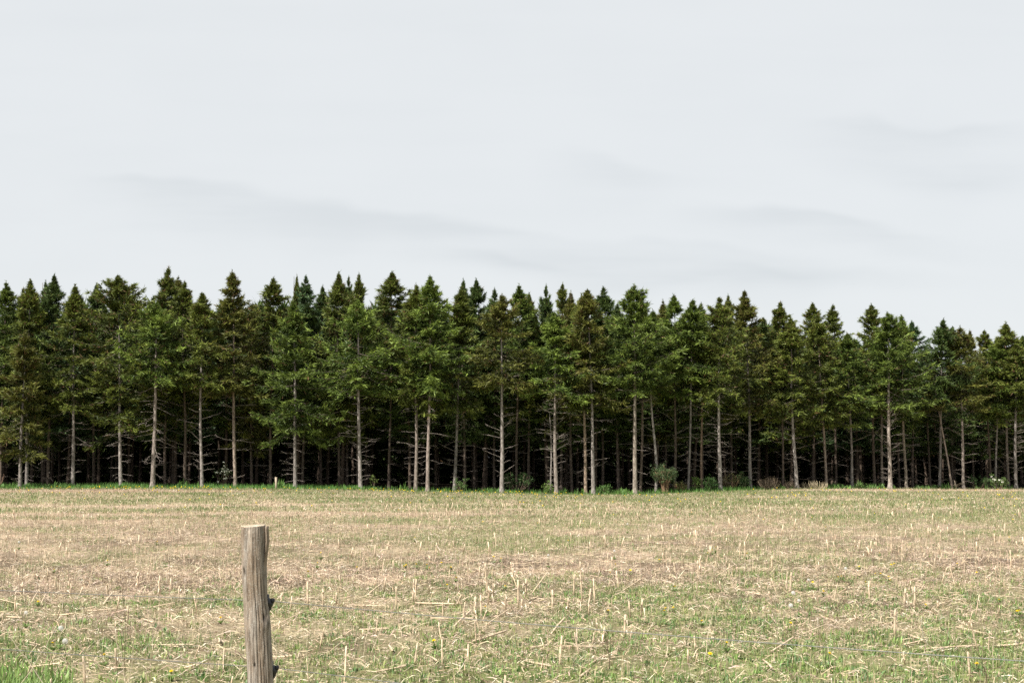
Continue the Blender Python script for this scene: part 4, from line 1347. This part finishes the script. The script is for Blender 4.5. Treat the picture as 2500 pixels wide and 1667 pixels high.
# ------------------------------------------------------------------ dry weed stems near the camera (photo pixel polylines)
def weed(lines, depth, label, r=0.0022, col=(0.42, 0.34, 0.24), twigs=0, seed=0):
    rng = np.random.default_rng(900 + seed)
    A = Acc()
    base = None
    for ln in lines:
        pts = [px(a, b, depth + 0.02 * q) for q, (a, b) in enumerate(ln)]
        if base is None:
            f = pts[-1].copy()
            g = float(gz(f[0], f[1]))
            if f[2] > g:
                dirv = pts[-1] - pts[-2]
                dirv = dirv / max(1e-6, -dirv[2]) if dirv[2] < -1e-3 else np.array([0, 0, -1.0])
                pts.append(f + dirv * (f[2] - g + 0.01))
            base = pts[-1].copy()
            base[2] = float(gz(base[0], base[1]))
        P = np.array(pts[::-1])
        t = np.linspace(0, len(P) - 1, max(4, len(P) * 3))
        Q = np.stack([np.interp(t, np.arange(len(P)), P[:, c]) for c in range(3)], -1) + rng.normal(0, 0.003, (len(t), 3))
        V, F = tube(Q, np.linspace(r, r * 0.55, len(Q)), 5)
        A.add(V - base, F, np.array(col) * rng.uniform(.85, 1.15))
        for w in range(twigs):
            k = int(rng.integers(len(Q) // 3, len(Q)))
            dv = np.array([rng.normal(0, 1), rng.normal(0, .6), rng.uniform(0.4, 1.2)]) * rng.uniform(0.04, 0.1)
            V, F = tube(np.stack([Q[k], Q[k] + dv * .5 + rng.normal(0, .006, 3), Q[k] + dv]), [r * .6, r * .5, r * .3], 4)
            A.add(V - base, F, np.array(col) * .9)
    o = link('dry_weed', A.mesh('dry_weed', M_STRAW), None, base)
    tag(o, label, 'dry weed', 'dry weed stalks near the camera')


z0 = lambda ox, l: [(ox + a * .3105, 1180 + b * .3105) for a, b in l]
PALE, DARK = (0.62, 0.52, 0.38), (0.17, 0.12, 0.08)
weed([z0(0, [(850, 1100), (910, 1210), (960, 1380), (985, 1560)]), z0(0, [(945, 1090), (900, 1108), (850, 1100)])], 9.2, 'pale dry stalk with a bent tip nearest the left of the post foreground', .003, PALE, 1, 1)
weed([z0(0, [(1038, 1085), (1050, 1250), (1035, 1440), (1010, 1567)])], 9.3, 'pale upright dry stalk right beside the bent tipped one', .003, PALE, 1, 2)
weed([z0(0, [(0, 1080), (95, 1230), (205, 1380)])], 9.8, 'straight pale stalk slanting in from the left edge above the lush grass', .0035, PALE, 0, 3)
weed([z0(0, [(340, 970), (470, 1090), (570, 1200), (640, 1290), (760, 1420)])], 9.6, 'long dry stem slanting down to the right in the left foreground', .0028, (0.5, .4, .28), 3, 4)
weed([z0(0, [(595, 1000), (620, 1150), (645, 1300), (695, 1540)]), z0(0, [(660, 985), (640, 1120), (625, 1180)])], 9.4, 'forked dry stem above the lush grass at lower left', .0028, PALE, 2, 5)
weed([z0(0, [(958, 800), (970, 930), (985, 1080), (978, 1300), (985, 1500)])], 9.9, 'dark thin upright stem tallest in the left foreground', .0026, DARK, 4, 6)
weed([z0(0, [(448, 1110), (370, 1260), (265, 1425)])], 9.7, 'pale stem leaning left above the lush grass', .0026, PALE, 0, 7)
weed([z0(0, [(380, 1290), (520, 1400), (700, 1510), (830, 1567)]), z0(0, [(640, 1200), (560, 1300), (500, 1380)])], 8.9, 'low crossing dry stems at the bottom left beside the lush grass', .003, (0.5, .4, .28), 3, 8)
weed([z0(0, [(1420, 1080), (1465, 1230), (1500, 1360), (1530, 1500)])], 9.6, 'thin dry stem left of the post leaning to the left', .002, (0.36, .27, .18), 2, 9)
weed([z0(0, [(1665, 1340), (1640, 1430), (1600, 1560)])], 9.2, 'short dry stem low beside the foot of the post', .0022, PALE, 1, 10)
weed([z0(1860, [(690, 775), (640, 880), (600, 960), (580, 1030), (615, 1130)]), z0(1860, [(660, 900), (630, 990), (610, 1080)]), z0(1860, [(700, 830), (690, 780), (640, 880)])], 15.5, 'dark crooked branching weed stem right of the white dandelion clocks', .005, DARK, 3, 11)
weed([z0(1860, [(1255, 1045), (1258, 1130), (1270, 1210), (1298, 1255)])], 12.8, 'white curved dry stem in the right foreground', .004, (0.62, .55, .44), 0, 12)
weed([z0(1860, [(1700, 1300), (1730, 1400), (1760, 1480), (1770, 1560)])], 10.6, 'dark weed stem at the bottom near the right corner', .004, DARK, 6, 13)
weed([z0(1860, [(1817, 1205), (1818, 1300), (1820, 1420)])], 11.2, 'pale upright stick standing across the wire at the right', .0035, PALE, 0, 14)
weed([z0(1240, [(1665, 870), (1620, 980), (1590, 1100), (1560, 1310)])], 11.5, 'tall pale stalk crossing the wire right of the dandelion clump', .004, PALE, 3, 15)
weed([z0(1240, [(770, 1180), (780, 1260), (790, 1340)])], 11.2, 'short dark stem standing in the centre foreground below the wire', .004, DARK, 4, 16)
weed([z0(1860, [(100, 880), (110, 1010), (125, 1200)]), z0(1860, [(290, 960), (270, 1080), (265, 1150)]), z0(1860, [(70, 930), (100, 1080), (120, 1190)])], 12.6, 'bunch of thin grey weed stems below the white dandelion clocks', .003, (0.36, .29, .22), 4, 17)
weed([z0(620, [(200, 1400), (240, 1230), (280, 1130)][::-1]), z0(620, [(130, 1200), (180, 1320), (190, 1400)])], 8.8, 'slim dry stems rising just right of the fence post', .0022, PALE, 2, 18)
weed([z0(620, [(915, 1070), (885, 1200), (870, 1310)]), z0(620, [(1000, 1130), (960, 1240), (920, 1340)])], 11.6, 'two pale slanting stems in the centre left foreground', .0032, PALE, 1, 19)


# ------------------------------------------------------------------ undergrowth at the front of the wood
def leaf_cloud(rng, n, c, rad, size, base, flat=0.7):
    v = rng.normal(0, 1, (n, 3))
    v /= np.linalg.norm(v, axis=1)[:, None]
    p = np.array(c) + v * (rng.random((n, 1)) ** 0.45) * np.array(rad)
    a = rng.normal(0, 1, (n, 3))
    b = np.cross(a, rng.normal(0, 1, (n, 3)))
    a /= np.linalg.norm(a, axis=1)[:, None]
    b /= np.linalg.norm(b, axis=1)[:, None]
    s = size * rng.uniform(0.6, 1.3, (n, 1))
    V = np.stack([p - a * s, p + b * s * flat * .5, p + a * s, p - b * s * flat * .5], 1).reshape(-1, 3)
    k = (np.arange(n) * 4)[:, None]
    F = np.concatenate([k + np.array([[0, 1, 2]]), k + np.array([[0, 2, 3]])])
    col = np.array(base) * rng.uniform(0.6, 1.4, (n, 1))
    return V, F, np.repeat(np.clip(col, .005, .9), 4, 0)


def shrub(name, label, cat, bx, by, w, h, off, leafc, stemc, nst, nleaf, size, spread=0.5, low=0.3, blossom=None, seed=0, vase=False, grp='shrubs at the foot of the wood'):
    rng = np.random.default_rng(1200 + seed)
    d = float(edge_d((bx - 1250) / FPX * 78)) + off
    x = (bx - 1250) / FPX * d
    z = float(gz(x, d))
    root = thing(name, label, cat, (x, d, z), 0, grp)
    A, Bm = Acc(), Acc()
    tips = []
    for q in range(nst):
        a = rng.uniform(0, 6.28)
        rr = w * 0.5 * math.sqrt(rng.random())
        tipp = np.array([math.cos(a) * rr, math.sin(a) * rr * 0.8, h * rng.uniform(0.65, 1.0) * (1 - 0.25 * (2 * rr / max(w, .01)) ** 2)])
        foot = np.array([math.cos(a) * rr * spread * 0.4, math.sin(a) * rr * spread * .4, 0])
        midp = foot * .5 + tipp * .5 + np.array([math.cos(a), math.sin(a), 0]) * (-0.12 if vase else .05) * w
        P = np.stack([foot, foot * .7 + midp * .3 + rng.normal(0, .02, 3), midp, tipp])
        V, F = tube(P, np.array([0.020, 0.017, 0.012, 0.006]) * (1.3 if vase else 0.8), 4)
        A.add(V, F, np.array(stemc) * rng.uniform(.75, 1.25))
        tips.append((midp, tipp))
    link('stems', A.mesh('stems', M_TWIG), root)
    for q in range(nleaf):
        mp_, tp_ = tips[q % len(tips)]
        t = rng.uniform(low, 1.05)
        c = mp_ * (1 - t) + tp_ * t + rng.normal(0, 0.09, 3)
        V, F, C = leaf_cloud(rng, 9, c, (0.13, 0.13, 0.10), size, leafc)
        Bm.add(V, F, C)
    if nleaf:
        link('foliage', Bm.mesh('foliage', M_LEAF), root)
    if blossom:
        Cm = Acc()
        for q in range(blossom):
            mp_, tp_ = tips[q % len(tips)]
            t = rng.uniform(0.2, 1.05)
            c = mp_ * (1 - t) + tp_ * t + rng.normal(0, 0.09, 3) + np.array([0, -0.08, 0.04])
            V, F, C = leaf_cloud(rng, 7, c, (0.05, 0.05, 0.035), 0.05, (0.72, 0.72, 0.62), 1.2)
            Cm.add(V, F, C)
        link('blossom', Cm.mesh('blossom', M_PETAL), root)
    return root


shrub('broom_bush', 'round topped bush on a fan of reddish bare stems', 'bush', 1622, 1199, 1.5, 1.65, -0.6, (0.075, 0.115, 0.045), (0.22, 0.145, 0.09), 46, 420, 0.05, 0.55, 0.4, None, 1, True)
shrub('blossoming_shrub', 'white blossoming shrub deep in shade right of the leaning trunk', 'shrub', 548, 1184, 0.85, 1.35, 1.5, (0.07, 0.11, 0.035), (0.15, 0.11, 0.08), 12, 40, 0.05, 0.3, 0.3, 22, 2)
shrub('blossoming_shrub', 'white blossoming shrub between trunks near the right edge', 'shrub', 2432, 1190, 1.15, 0.85, 0.0, (0.10, 0.16, 0.045), (0.15, 0.11, 0.08), 14, 70, 0.05, 0.5, 0.2, 9, 3)
shrub('green_bush', 'small dense round green bush left of a pale low branched trunk', 'bush', 1731, 1192, 0.75, 0.85, -0.3, (0.08, 0.16, 0.045), (0.15, 0.11, 0.08), 24, 150, 0.05, 0.8, -0.3, None, 4)
shrub('sapling', 'light green leafy sapling right of the broom bush', 'sapling', 1697, 1194, 0.5, 1.0, 0.2, (0.13, 0.20, 0.05), (0.17, 0.12, 0.08), 7, 34, 0.06, 0.3, 0.0, None, 5)
shrub('sapling', 'low leafy sapling at the left foot of the thick bristly trunk', 'sapling', 1338, 1199, 0.35, 0.6, -0.2, (0.13, 0.20, 0.05), (0.17, 0.12, 0.08), 6, 32, 0.06, 0.4, -0.2, None, 6)
shrub('sapling', 'low leafy sapling right of the pale trunk with upswept limbs', 'sapling', 1478, 1200, 0.5, 0.5, -0.1, (0.09, 0.17, 0.045), (0.17, 0.12, 0.08), 8, 40, 0.06, 0.5, -0.2, None, 7)
shrub('sapling', 'shaded leafy sapling left of the broad brown topped spruce trunk', 'sapling', 1812, 1189, 0.65, 1.0, 0.8, (0.085, 0.15, 0.05), (0.15, 0.11, 0.08), 10, 50, 0.06, 0.4, 0.0, None, 8)
shrub('sapling', 'thin sprig with a few light leaves right of the short limbed comb trunk', 'sapling', 915, 1191, 0.3, 0.85, 0.6, (0.14, 0.19, 0.05), (0.15, 0.11, 0.08), 3, 9, 0.06, 0.2, 0.4, None, 9)
shrub('sapling', 'small leafy plants at the foot of the trunk with level grey twigs', 'sapling', 1126, 1196, 0.7, 0.7, 0.2, (0.10, 0.17, 0.05), (0.15, 0.11, 0.08), 8, 40, 0.05, 0.5, -0.2, None, 10)
shrub('brush_heap', 'heap of dead brown brush left of the curved leaning trunk', 'brush heap', 1876, 1190, 1.35, 0.72, -0.2, (0.17, 0.13, 0.085), (0.20, 0.15, 0.11), 46, 120, 0.035, 0.9, -0.4, None, 11)
shrub('brush_heap', 'smaller dead brush tangle at the foot of the curved leaning trunk', 'brush heap', 1925, 1189, 0.9, 0.45, 0.0, (0.16, 0.13, 0.08), (0.20, 0.15, 0.11), 34, 60, 0.035, 0.9, -0.4, None, 12)
shrub('dry_grass_clump', 'pale dry grass clump right of the curved leaning trunk', 'dry grass', 1985, 1188, 1.5, 0.5, 0.0, (0.2, 0.2, 0.1), (0.34, 0.28, 0.18), 90, 0, 0.05, 1.8, 0, None, 13)
shrub('weedy_plant', 'small bright green plant in the strip right of the dry grass clump', 'plant', 2093, 1186, 0.45, 0.42, -0.2, (0.11, 0.20, 0.05), (0.15, 0.13, 0.08), 9, 44, 0.05, 0.6, -0.3, None, 14)
shrub('twiggy_shrub', 'twiggy brown green shrub behind the pale low branched trunk', 'shrub', 1782, 1191, 1.4, 1.05, 0.9, (0.12, 0.12, 0.045), (0.2, 0.13, 0.08), 26, 60, 0.045, 0.5, 0.1, None, 15)
shrub('bramble', 'bramble tangle with reddish leaves right of the broom bush foot', 'bramble', 1658, 1197, 0.8, 0.55, -0.2, (0.12, 0.13, 0.04), (0.22, 0.12, 0.07), 22, 60, 0.045, 0.9, -0.3, None, 16)
shrub('bare_shrub', 'bare reddish shrub at the very left edge of the wood', 'shrub', 2, 1186, 0.8, 1.0, 0.4, (0.2, 0.13, 0.08), (0.22, 0.14, 0.10), 14, 0, 0.05, 0.3, 0, None, 17)
shrub('undergrowth_bush', 'dim green bush in shade behind the steep limbed brownish spruce', 'bush', 1262, 1196, 1.8, 1.2, 2.0, (0.06, 0.11, 0.035), (0.15, 0.11, 0.08), 20, 90, 0.06, 0.6, 0.0, None, 18)
shrub('undergrowth_bush', 'dim green bush in shade near the right edge', 'bush', 2380, 1190, 1.4, 0.9, 1.6, (0.06, 0.11, 0.035), (0.15, 0.11, 0.08), 16, 70, 0.06, 0.6, 0.0, None, 19)

# pale broken snag beside the leaning dead spruce, short stake at the left
rng = np.random.default_rng(60)
d = float(edge_d(26)) - 0.1
x = (2327 - 1250) / FPX * d
z = float(gz(x, d))
A = Acc()
V, F = tube([[0, 0, -.1], [-.01, 0, .25], [-.05, 0, .5]], [.075, .06, .03], 8)
V = V + rng.normal(0, .008, V.shape)
A.add(V, F, (0.42, .34, .25))
for q in range(7):
    V, F = tube([[0, 0, 0], [rng.normal(0, .15), rng.normal(0, .1), .2], [rng.normal(0, .3), rng.normal(0, .15), rng.uniform(.25, .5)]], [.012, .01, .004], 4)
    A.add(V, F, (0.36, .29, .2))
o = link('broken_stump', A.mesh('broken_stump', M_TWIG), None, (x, d, z))
tag(o, 'pale broken stump with splinters at the foot of the leaning dead spruce', 'stump')


def wood_mat(name, end=False):
    m, t, b = new_mat(name)
    K = t.links.new
    tcn = t.nodes.new('ShaderNodeTexCoord')
    m1 = t.nodes.new('ShaderNodeMapping')
    m1.inputs['Scale'].default_value = (1, 1, 0.075) if not end else (1, 1, 1)
    n1 = t.nodes.new('ShaderNodeTexNoise')
    n1.inputs['Scale'].default_value = 170 if not end else 120
    n1.inputs['Detail'].default_value = 6
    n1.inputs['Roughness'].default_value = 0.7
    m2 = t.nodes.new('ShaderNodeMapping')
    m2.inputs['Scale'].default_value = (1, 1, 0.16)
    n2 = t.nodes.new('ShaderNodeTexNoise')
    n2.inputs['Scale'].default_value = 26
    n2.inputs['Detail'].default_value = 4
    n3 = t.nodes.new('ShaderNodeTexNoise')
    n3.inputs['Scale'].default_value = 190
    n3.inputs['Detail'].default_value = 2
    r1 = t.nodes.new('ShaderNodeValToRGB')
    e = r1.color_ramp.elements
    if end:
        e[0].color, e[1].color = (0.30, 0.25, 0.19, 1), (0.50, 0.43, 0.34, 1)
    else:
        e[0].color, e[1].color = (0.085, 0.069, 0.055, 1), (0.385, 0.34, 0.29, 1)
    e[0].position, e[1].position = 0.32, 0.66
    r2 = t.nodes.new('ShaderNodeValToRGB')
    r2.color_ramp.elements[0].color, r2.color_ramp.elements[1].color = (0.84, 0.74, 0.64, 1), (1.04, 1.04, 1.04, 1)
    r2.color_ramp.elements[0].position, r2.color_ramp.elements[1].position = 0.35, 0.62
    mu = t.nodes.new('ShaderNodeMix')
    mu.data_type, mu.blend_type = 'RGBA', 'MULTIPLY'
    mu.inputs[0].default_value = 1
    r3 = t.nodes.new('ShaderNodeValToRGB')        # pale lichen flecks
    r3.color_ramp.elements[0].color, r3.color_ramp.elements[1].color = (0, 0, 0, 1), (1, 1, 1, 1)
    r3.color_ramp.elements[0].position, r3.color_ramp.elements[1].position = 0.60, 0.68
    m4 = t.nodes.new('ShaderNodeMix')
    m4.data_type = 'RGBA'
    m4.inputs[7].default_value = (0.44, 0.45, 0.40, 1)
    ma = t.nodes.new('ShaderNodeMath')
    ma.operation = 'MULTIPLY'
    ma.inputs[1].default_value = 0.55
    at = t.nodes.new('ShaderNodeAttribute')
    at.attribute_name = 'tint'
    m5 = t.nodes.new('ShaderNodeVectorMath')
    m5.operation = 'MULTIPLY'
    bp = t.nodes.new('ShaderNodeBump')
    bp.inputs['Strength'].default_value = 0.5
    bp.inputs['Distance'].default_value = 0.004
    K(tcn.outputs['Object'], m1.inputs[0]); K(m1.outputs[0], n1.inputs['Vector'])
    K(tcn.outputs['Object'], m2.inputs[0]); K(m2.outputs[0], n2.inputs['Vector'])
    K(tcn.outputs['Object'], n3.inputs['Vector'])
    K(n1.outputs['Fac'], r1.inputs[0]); K(n2.outputs['Fac'], r2.inputs[0]); K(n3.outputs['Fac'], r3.inputs[0])
    K(r1.outputs[0], mu.inputs[6]); K(r2.outputs[0], mu.inputs[7])
    K(r3.outputs[0], ma.inputs[0]); K(ma.outputs[0], m4.inputs[0]); K(mu.outputs[2], m4.inputs[6])
    K(m4.outputs[2], m5.inputs[0]); K(at.outputs['Color'], m5.inputs[1])
    K(m5.outputs[0], b.inputs['Base Color'])
    K(n1.outputs['Fac'], bp.inputs['Height']); K(bp.outputs[0], b.inputs['Normal'])
    b.inputs['Roughness'].default_value = 0.85
    b.inputs['Specular IOR Level'].default_value = 0.2
    return m


M_WOOD, M_END = wood_mat('weathered_post_wood'), wood_mat('sawn_end_grain', True)

d = float(edge_d(-12)) - 1.2
x = (677 - 1250) / FPX * d
z = float(gz(x, d))
V, F = tube([[0, 0, -.2], [0, 0, .3], [-.015, 0, .62], [-.015, 0, .625]], [.062, .06, .058, .05], 10)
c = np.ones((len(V), 3))
o = link('wooden_stake', mesh_np('wooden_stake', V, F, M_END, c), None, (x, d, z))
tag(o, 'short pale wooden stake in the grass before the wood', 'stake')

# ------------------------------------------------------------------ the fence post
PD = 6.4
foot = px(608, 1702, PD)
gpost = float(gz(foot[0], PD))
PX_M = PD / FPX
# outline of the post in the photograph: y, left x, right x (right edge without the split strip)
PROF = np.array([(1283, 590, 647), (1310, 590, 649), (1345, 591, 649), (1400, 592, 651), (1450, 595, 652.5), (1490, 597, 657), (1525, 598.5, 660), (1560, 600, 662), (1600, 603, 664.5), (1667, 605.5, 667), (1800, 610, 673), (2060, 618, 685)], float)
zs_p = np.array([px(600, y, PD)[2] for y in PROF[:, 0]])
xl = np.array([px(a, y, PD)[0] for y, a in PROF[:, [0, 1]]])
xr = np.array([px(a, y, PD)[0] for y, a in PROF[:, [0, 2]]])
order = np.argsort(zs_p)
zs_p, xl, xr = zs_p[order], xl[order], xr[order]
ZT = zs_p[-1]
root_x = float((xl[0] + xr[0]) / 2)
post = thing('fence_post', 'weathered grey round wooden fence post in the left foreground', 'fence post', (root_x, PD, gpost))
NA, NZ = 220, 210
zz_ = np.linspace(gpost - 0.15, ZT, NZ)
cxz = np.interp(zz_, zs_p, (xl + xr) / 2)
rz_ = np.interp(zz_, zs_p, (xr - xl) / 2)
th = np.arange(NA) / NA * 2 * np.pi
TH, ZZ = np.meshgrid(th, zz_)
wander = 0.05 * np.sin(ZZ * 3.1 + 1) + 0.02 * np.sin(ZZ * 11)
an = TH + wander
rad = np.repeat(rz_[:, None], NA, 1)
per = lambda f, s, v: vnoise(np.cos(an) * f + 20, np.sin(an) * f + ZZ * v + 20, s)
rad = rad + 0.0045 * (per(3.0, 3, 1.2) - 0.5) + 0.0035 * (per(9, 5, 1.6) - 0.5) + 0.003 * (per(24, 7, 2.0) - 0.5)
colr = np.ones((NZ, NA, 3))


def groove(a0, wa, z0, z1, depth, dark=0.35):
    da = np.angle(np.exp(1j * (an - a0)))
    seed = int(abs(a0) * 991) % 997
    da = da + 0.05 * (vnoise(ZZ * 9, ZZ * 0 + seed, seed) - 0.5)
    m = np.exp(-(da / wa) ** 2) * np.clip(vnoise(ZZ * 14, ZZ * 0 + 3.3, seed + 1) * 2.2 - 0.35, 0, 1) * np.clip((ZZ - z0) / 0.06, 0, 1) * np.clip((z1 - ZZ) / 0.06 + (1 if z1 >= ZT else 0), 0, 1)
    global rad
    rad = rad - depth * m
    colr[:] = colr * (1 - (1 - dark) * m[..., None] ** 1.5)


rg = np.random.default_rng(70)
F_ = -math.pi / 2                     # the side that faces the camera
for a0, z0, z1, dp in ((F_ - .62, -1, 9, .004), (F_ - .95, .95, 9, .005), (F_ + .05, .6, 9, .0035), (F_ + .28, .2, 1.05, .004), (F_ + .62, .5, 9, .005), (F_ + .5, -1, .8, .0045),
                       (F_ - .25, -1, .85, .003), (F_ + .95, -1, 9, .004), (F_ - 1.2, -1, .7, .003)):
    groove(a0, 0.030, z0, z1, dp * 1.4, 0.32)
for q in range(60):
    z0 = rg.uniform(gpost, ZT - 0.2)
    groove(rg.uniform(0, 6.28), rg.uniform(0.014, 0.034), z0, z0 + rg.uniform(0.15, 0.5), rg.uniform(0.0015, 0.0035), 0.5)
kz = [px(600, y, PD)[2] for y in (1518, 1395, 1619, 1463)]


def lump(a0, z0, wa, wz, hgt, dark=1.0):
    global rad
    da = np.angle(np.exp(1j * (TH - a0)))
    m = np.exp(-(da / wa) ** 2 - ((ZZ - z0) / wz) ** 2)
    rad = rad + hgt * m
    colr[:] = colr * (1 - (1 - dark) * m[..., None])


lump(F_ + .85, kz[0], .34, .034, .012, .6)      # branch knot on the right
lump(F_ + .75, kz[0] + .022, .13, .02, -.010, .25)
lump(F_ - .90, kz[1], .16, .018, -.011, .15)     # chipped hole at the left edge
lump(F_ - .95, kz[1] + .02, .12, .012, .005, 1.15)
lump(F_ - .25, kz[2], .075, .008, -.008, .12)      # nail hole
lump(F_ - .55, kz[3], .07, .007, -.004, .35)
lump(F_ - .1, ZT - .07, .28, .05, -.003, 1.35)   # pale scuffed patch below the top
lump(F_ - .2, ZT - .025, .18, .010, .001, 1.3)
X = cxz[:, None] + np.cos(TH) * rad - root_x
Y = np.sin(TH) * rad
Zv = ZZ - gpost
# the sawn top falls a little towards the left
tilt = np.clip((ZZ - (ZT - 0.1)) / 0.1, 0, 1)
Zv = Zv + tilt * (X - (cxz[-1] - root_x)) * 0.06 + tilt * Y * 0.05 + tilt ** 6 * 0.003 * (per(12, 15, 0) - .5)
V = np.stack([X, Y, Zv], -1).reshape(-1, 3)
i, j = np.meshgrid(np.arange(NZ - 1), np.arange(NA), indexing='ij')
a = (i * NA + j).ravel()
b = (i * NA + (j + 1) % NA).ravel()
F = np.concatenate([np.stack([a, b, b + NA], -1), np.stack([a, b + NA, a + NA], -1)])
link('post_body', mesh_np('post_body', V, F, M_WOOD, colr.reshape(-1, 3), None, True), post)
topr = V[(NZ - 1) * NA:]
cen = topr.mean(0)
in1 = cen + (topr - cen) * 0.97 + np.array([0, 0, .002])
in2 = cen + (topr - cen) * 0.5 + np.array([0, 0, .003]) + np.random.default_rng(3).normal(0, .0006, topr.shape)
VT = np.concatenate([topr, in1, in2, cen[None] + np.array([[0, 0, .002]])])
jj = np.arange(NA)
j2 = (jj + 1) % NA
FT = []
for r_ in range(2):
    FT += [np.stack([r_ * NA + jj, r_ * NA + j2, (r_ + 1) * NA + j2], -1), np.stack([r_ * NA + jj, (r_ + 1) * NA + j2, (r_ + 1) * NA + jj], -1)]
FT.append(np.stack([2 * NA + jj, 2 * NA + j2, np.full(NA, 3 * NA)], -1))
link('sawn_top', mesh_np('sawn_top', VT, np.concatenate(FT), M_END, np.ones((len(VT), 3))), post)
# strip split away along the right of the top
ty = np.array([1284, 1292, 1305, 1320, 1340, 1358, 1376, 1400])
rx = np.array([654.5, 655.5, 656, 657.5, 655, 651.5, 650.5, 650])
lx = np.array([648.5, 648, 648, 648, 647, 645, 643, 642])
ring = []
nn = 14
for y, l_, r_ in zip(ty, lx, rx):
    pl, pr = px(l_, y, PD), px(r_, y, PD)
    cxx, hw = (pl[0] + pr[0]) / 2 - root_x, (pr[0] - pl[0]) / 2
    t = np.arange(nn) / nn * 2 * np.pi
    ring.append(np.stack([cxx + np.cos(t) * hw, np.sin(t) * 0.026 + 0.004, np.full(nn, pl[2] - gpost)], -1))
ring = np.array(ring)
ring = ring + np.random.default_rng(5).normal(0, .0008, ring.shape)
V = np.concatenate([ring.reshape(-1, 3), ring[0].mean(0)[None], ring[-1].mean(0)[None]])
k = len(ty)
i, j = np.meshgrid(np.arange(k - 1), np.arange(nn), indexing='ij')
a = (i * nn + j).ravel(); b = (i * nn + (j + 1) % nn).ravel()
F = np.concatenate([np.stack([a, b + nn, b], -1), np.stack([a, a + nn, b + nn], -1), np.stack([np.full(nn, k * nn), np.arange(nn), (np.arange(nn) + 1) % nn], -1)])
link('split_strip', mesh_np('split_strip', V, F, M_WOOD, np.broadcast_to(np.array([.82, .74, .66]), V.shape), None, True), post)

m, t, b_ = new_mat('black_plastic')
tn = t.nodes.new('ShaderNodeTexNoise')
tn.inputs['Scale'].default_value = 60
rr_ = t.nodes.new('ShaderNodeValToRGB')
rr_.color_ramp.elements[0].color, rr_.color_ramp.elements[1].color = (0.006, 0.007, 0.009, 1), (0.016, 0.017, 0.02, 1)
t.links.new(tn.outputs['Fac'], rr_.inputs[0])
t.links.new(rr_.outputs[0], b_.inputs['Base Color'])
b_.inputs['Roughness'].default_value = 0.5
M_BLACK = m


def box_arr(c, s, bev=0.0):
    x, y, z = (np.array(s) / 2)
    V = np.array([[-x, -y, -z], [x, -y, -z], [x, y, -z], [-x, y, -z], [-x, -y, z], [x, -y, z], [x, y, z], [-x, y, z]]) + np.array(c)
    F = np.array([[0, 2, 1], [0, 3, 2], [4, 5, 6], [4, 6, 7], [0, 1, 5], [0, 5, 4], [1, 2, 6], [1, 6, 5], [2, 3, 7], [2, 7, 6], [3, 0, 4], [3, 4, 7]])
    return V, F


# insulators on the field side of the post; they show past its right edge
INS = []
for (ia, iy, edge) in ((664, 1472, 655), (677, 1636, 665.5)):
    p0 = px(edge, iy, PD)
    lx_ = p0[0] - root_x
    z_ = p0[2] - gpost
    ins = link('insulator', None, post, (lx_, 0.018, z_))
    A = Acc()
    V, F = box_arr((-0.008, 0.0, 0.0), (0.012, 0.045, 0.075))
    A.add(V, F)
    link('mounting_plate', A.mesh('mounting_plate', M_BLACK), ins)
    A = Acc()
    V, F = tube([[-.006, 0, 0], [.006, 0, .003], [.012, 0, .006]], [.026, .023, .016], 14)
    A.add(V, F)
    V, F = tube([[.009, 0, .009], [.0135, 0, .009], [.0175, 0, .009], [.024, 0, .007]], [.012, .010, .013, .009], 12)
    A.add(V, F)
    V, F = tube([[0, 0, -.014], [.004, 0, -.026], [-.003, 0, -.04]], [.012, .008, .004], 8)
    A.add(V, F)
    link('wire_holder', A.mesh('wire_holder', M_BLACK, True), ins)
    INS.append(np.array([root_x + lx_ + 0.0185, PD + 0.018, gpost + z_ + 0.008]))

# ------------------------------------------------------------------ fence wires
m, t, b_ = new_mat('galvanised_wire')
tn = t.nodes.new('ShaderNodeTexNoise')
tn.inputs['Scale'].default_value = 9
rr_ = t.nodes.new('ShaderNodeValToRGB')
rr_.color_ramp.elements[0].color, rr_.color_ramp.elements[1].color = (0.09, 0.09, 0.085, 1), (0.20, 0.20, 0.19, 1)
t.links.new(tn.outputs['Fac'], rr_.inputs[0])
t.links.new(rr_.outputs[0], b_.inputs['Base Color'])
b_.inputs['Metallic'].default_value = 0.5
b_.inputs['Roughness'].default_value = 0.5
M_WIRE = m
DIR = np.array([2.87, -1.64, 0]) / np.linalg.norm([2.87, -1.64])
for (p0, lab, dz) in ((INS[0], 'upper fence wire strung from the higher black insulator across the field', 0.0), (INS[1], 'lower fence wire strung from the lower black insulator', 0.0)):
    s = np.linspace(-9, 6.5, 70)
    P = p0[None] + DIR[None] * s[:, None]
    sag = np.where(s < 0, -0.0025 * (s * (s + 9)) * -1, 0.004 * s * (s - 6.5))
    P[:, 2] += sag
    V, F = tube(P - p0, 0.0017, 6)
    o = link('fence_wire', mesh_np('fence_wire', V, F, M_WIRE, None, None, True), None, p0)
    tag(o, lab, 'wire', 'wires of the fence')
print('inner trees', n_in, 'stubs', nst, 'fallen', nf)
print('tris', sum(len(q.data.polygons) for q in {o_.data.name: o_ for o_ in S.objects if o_.type == 'MESH'}.values()))
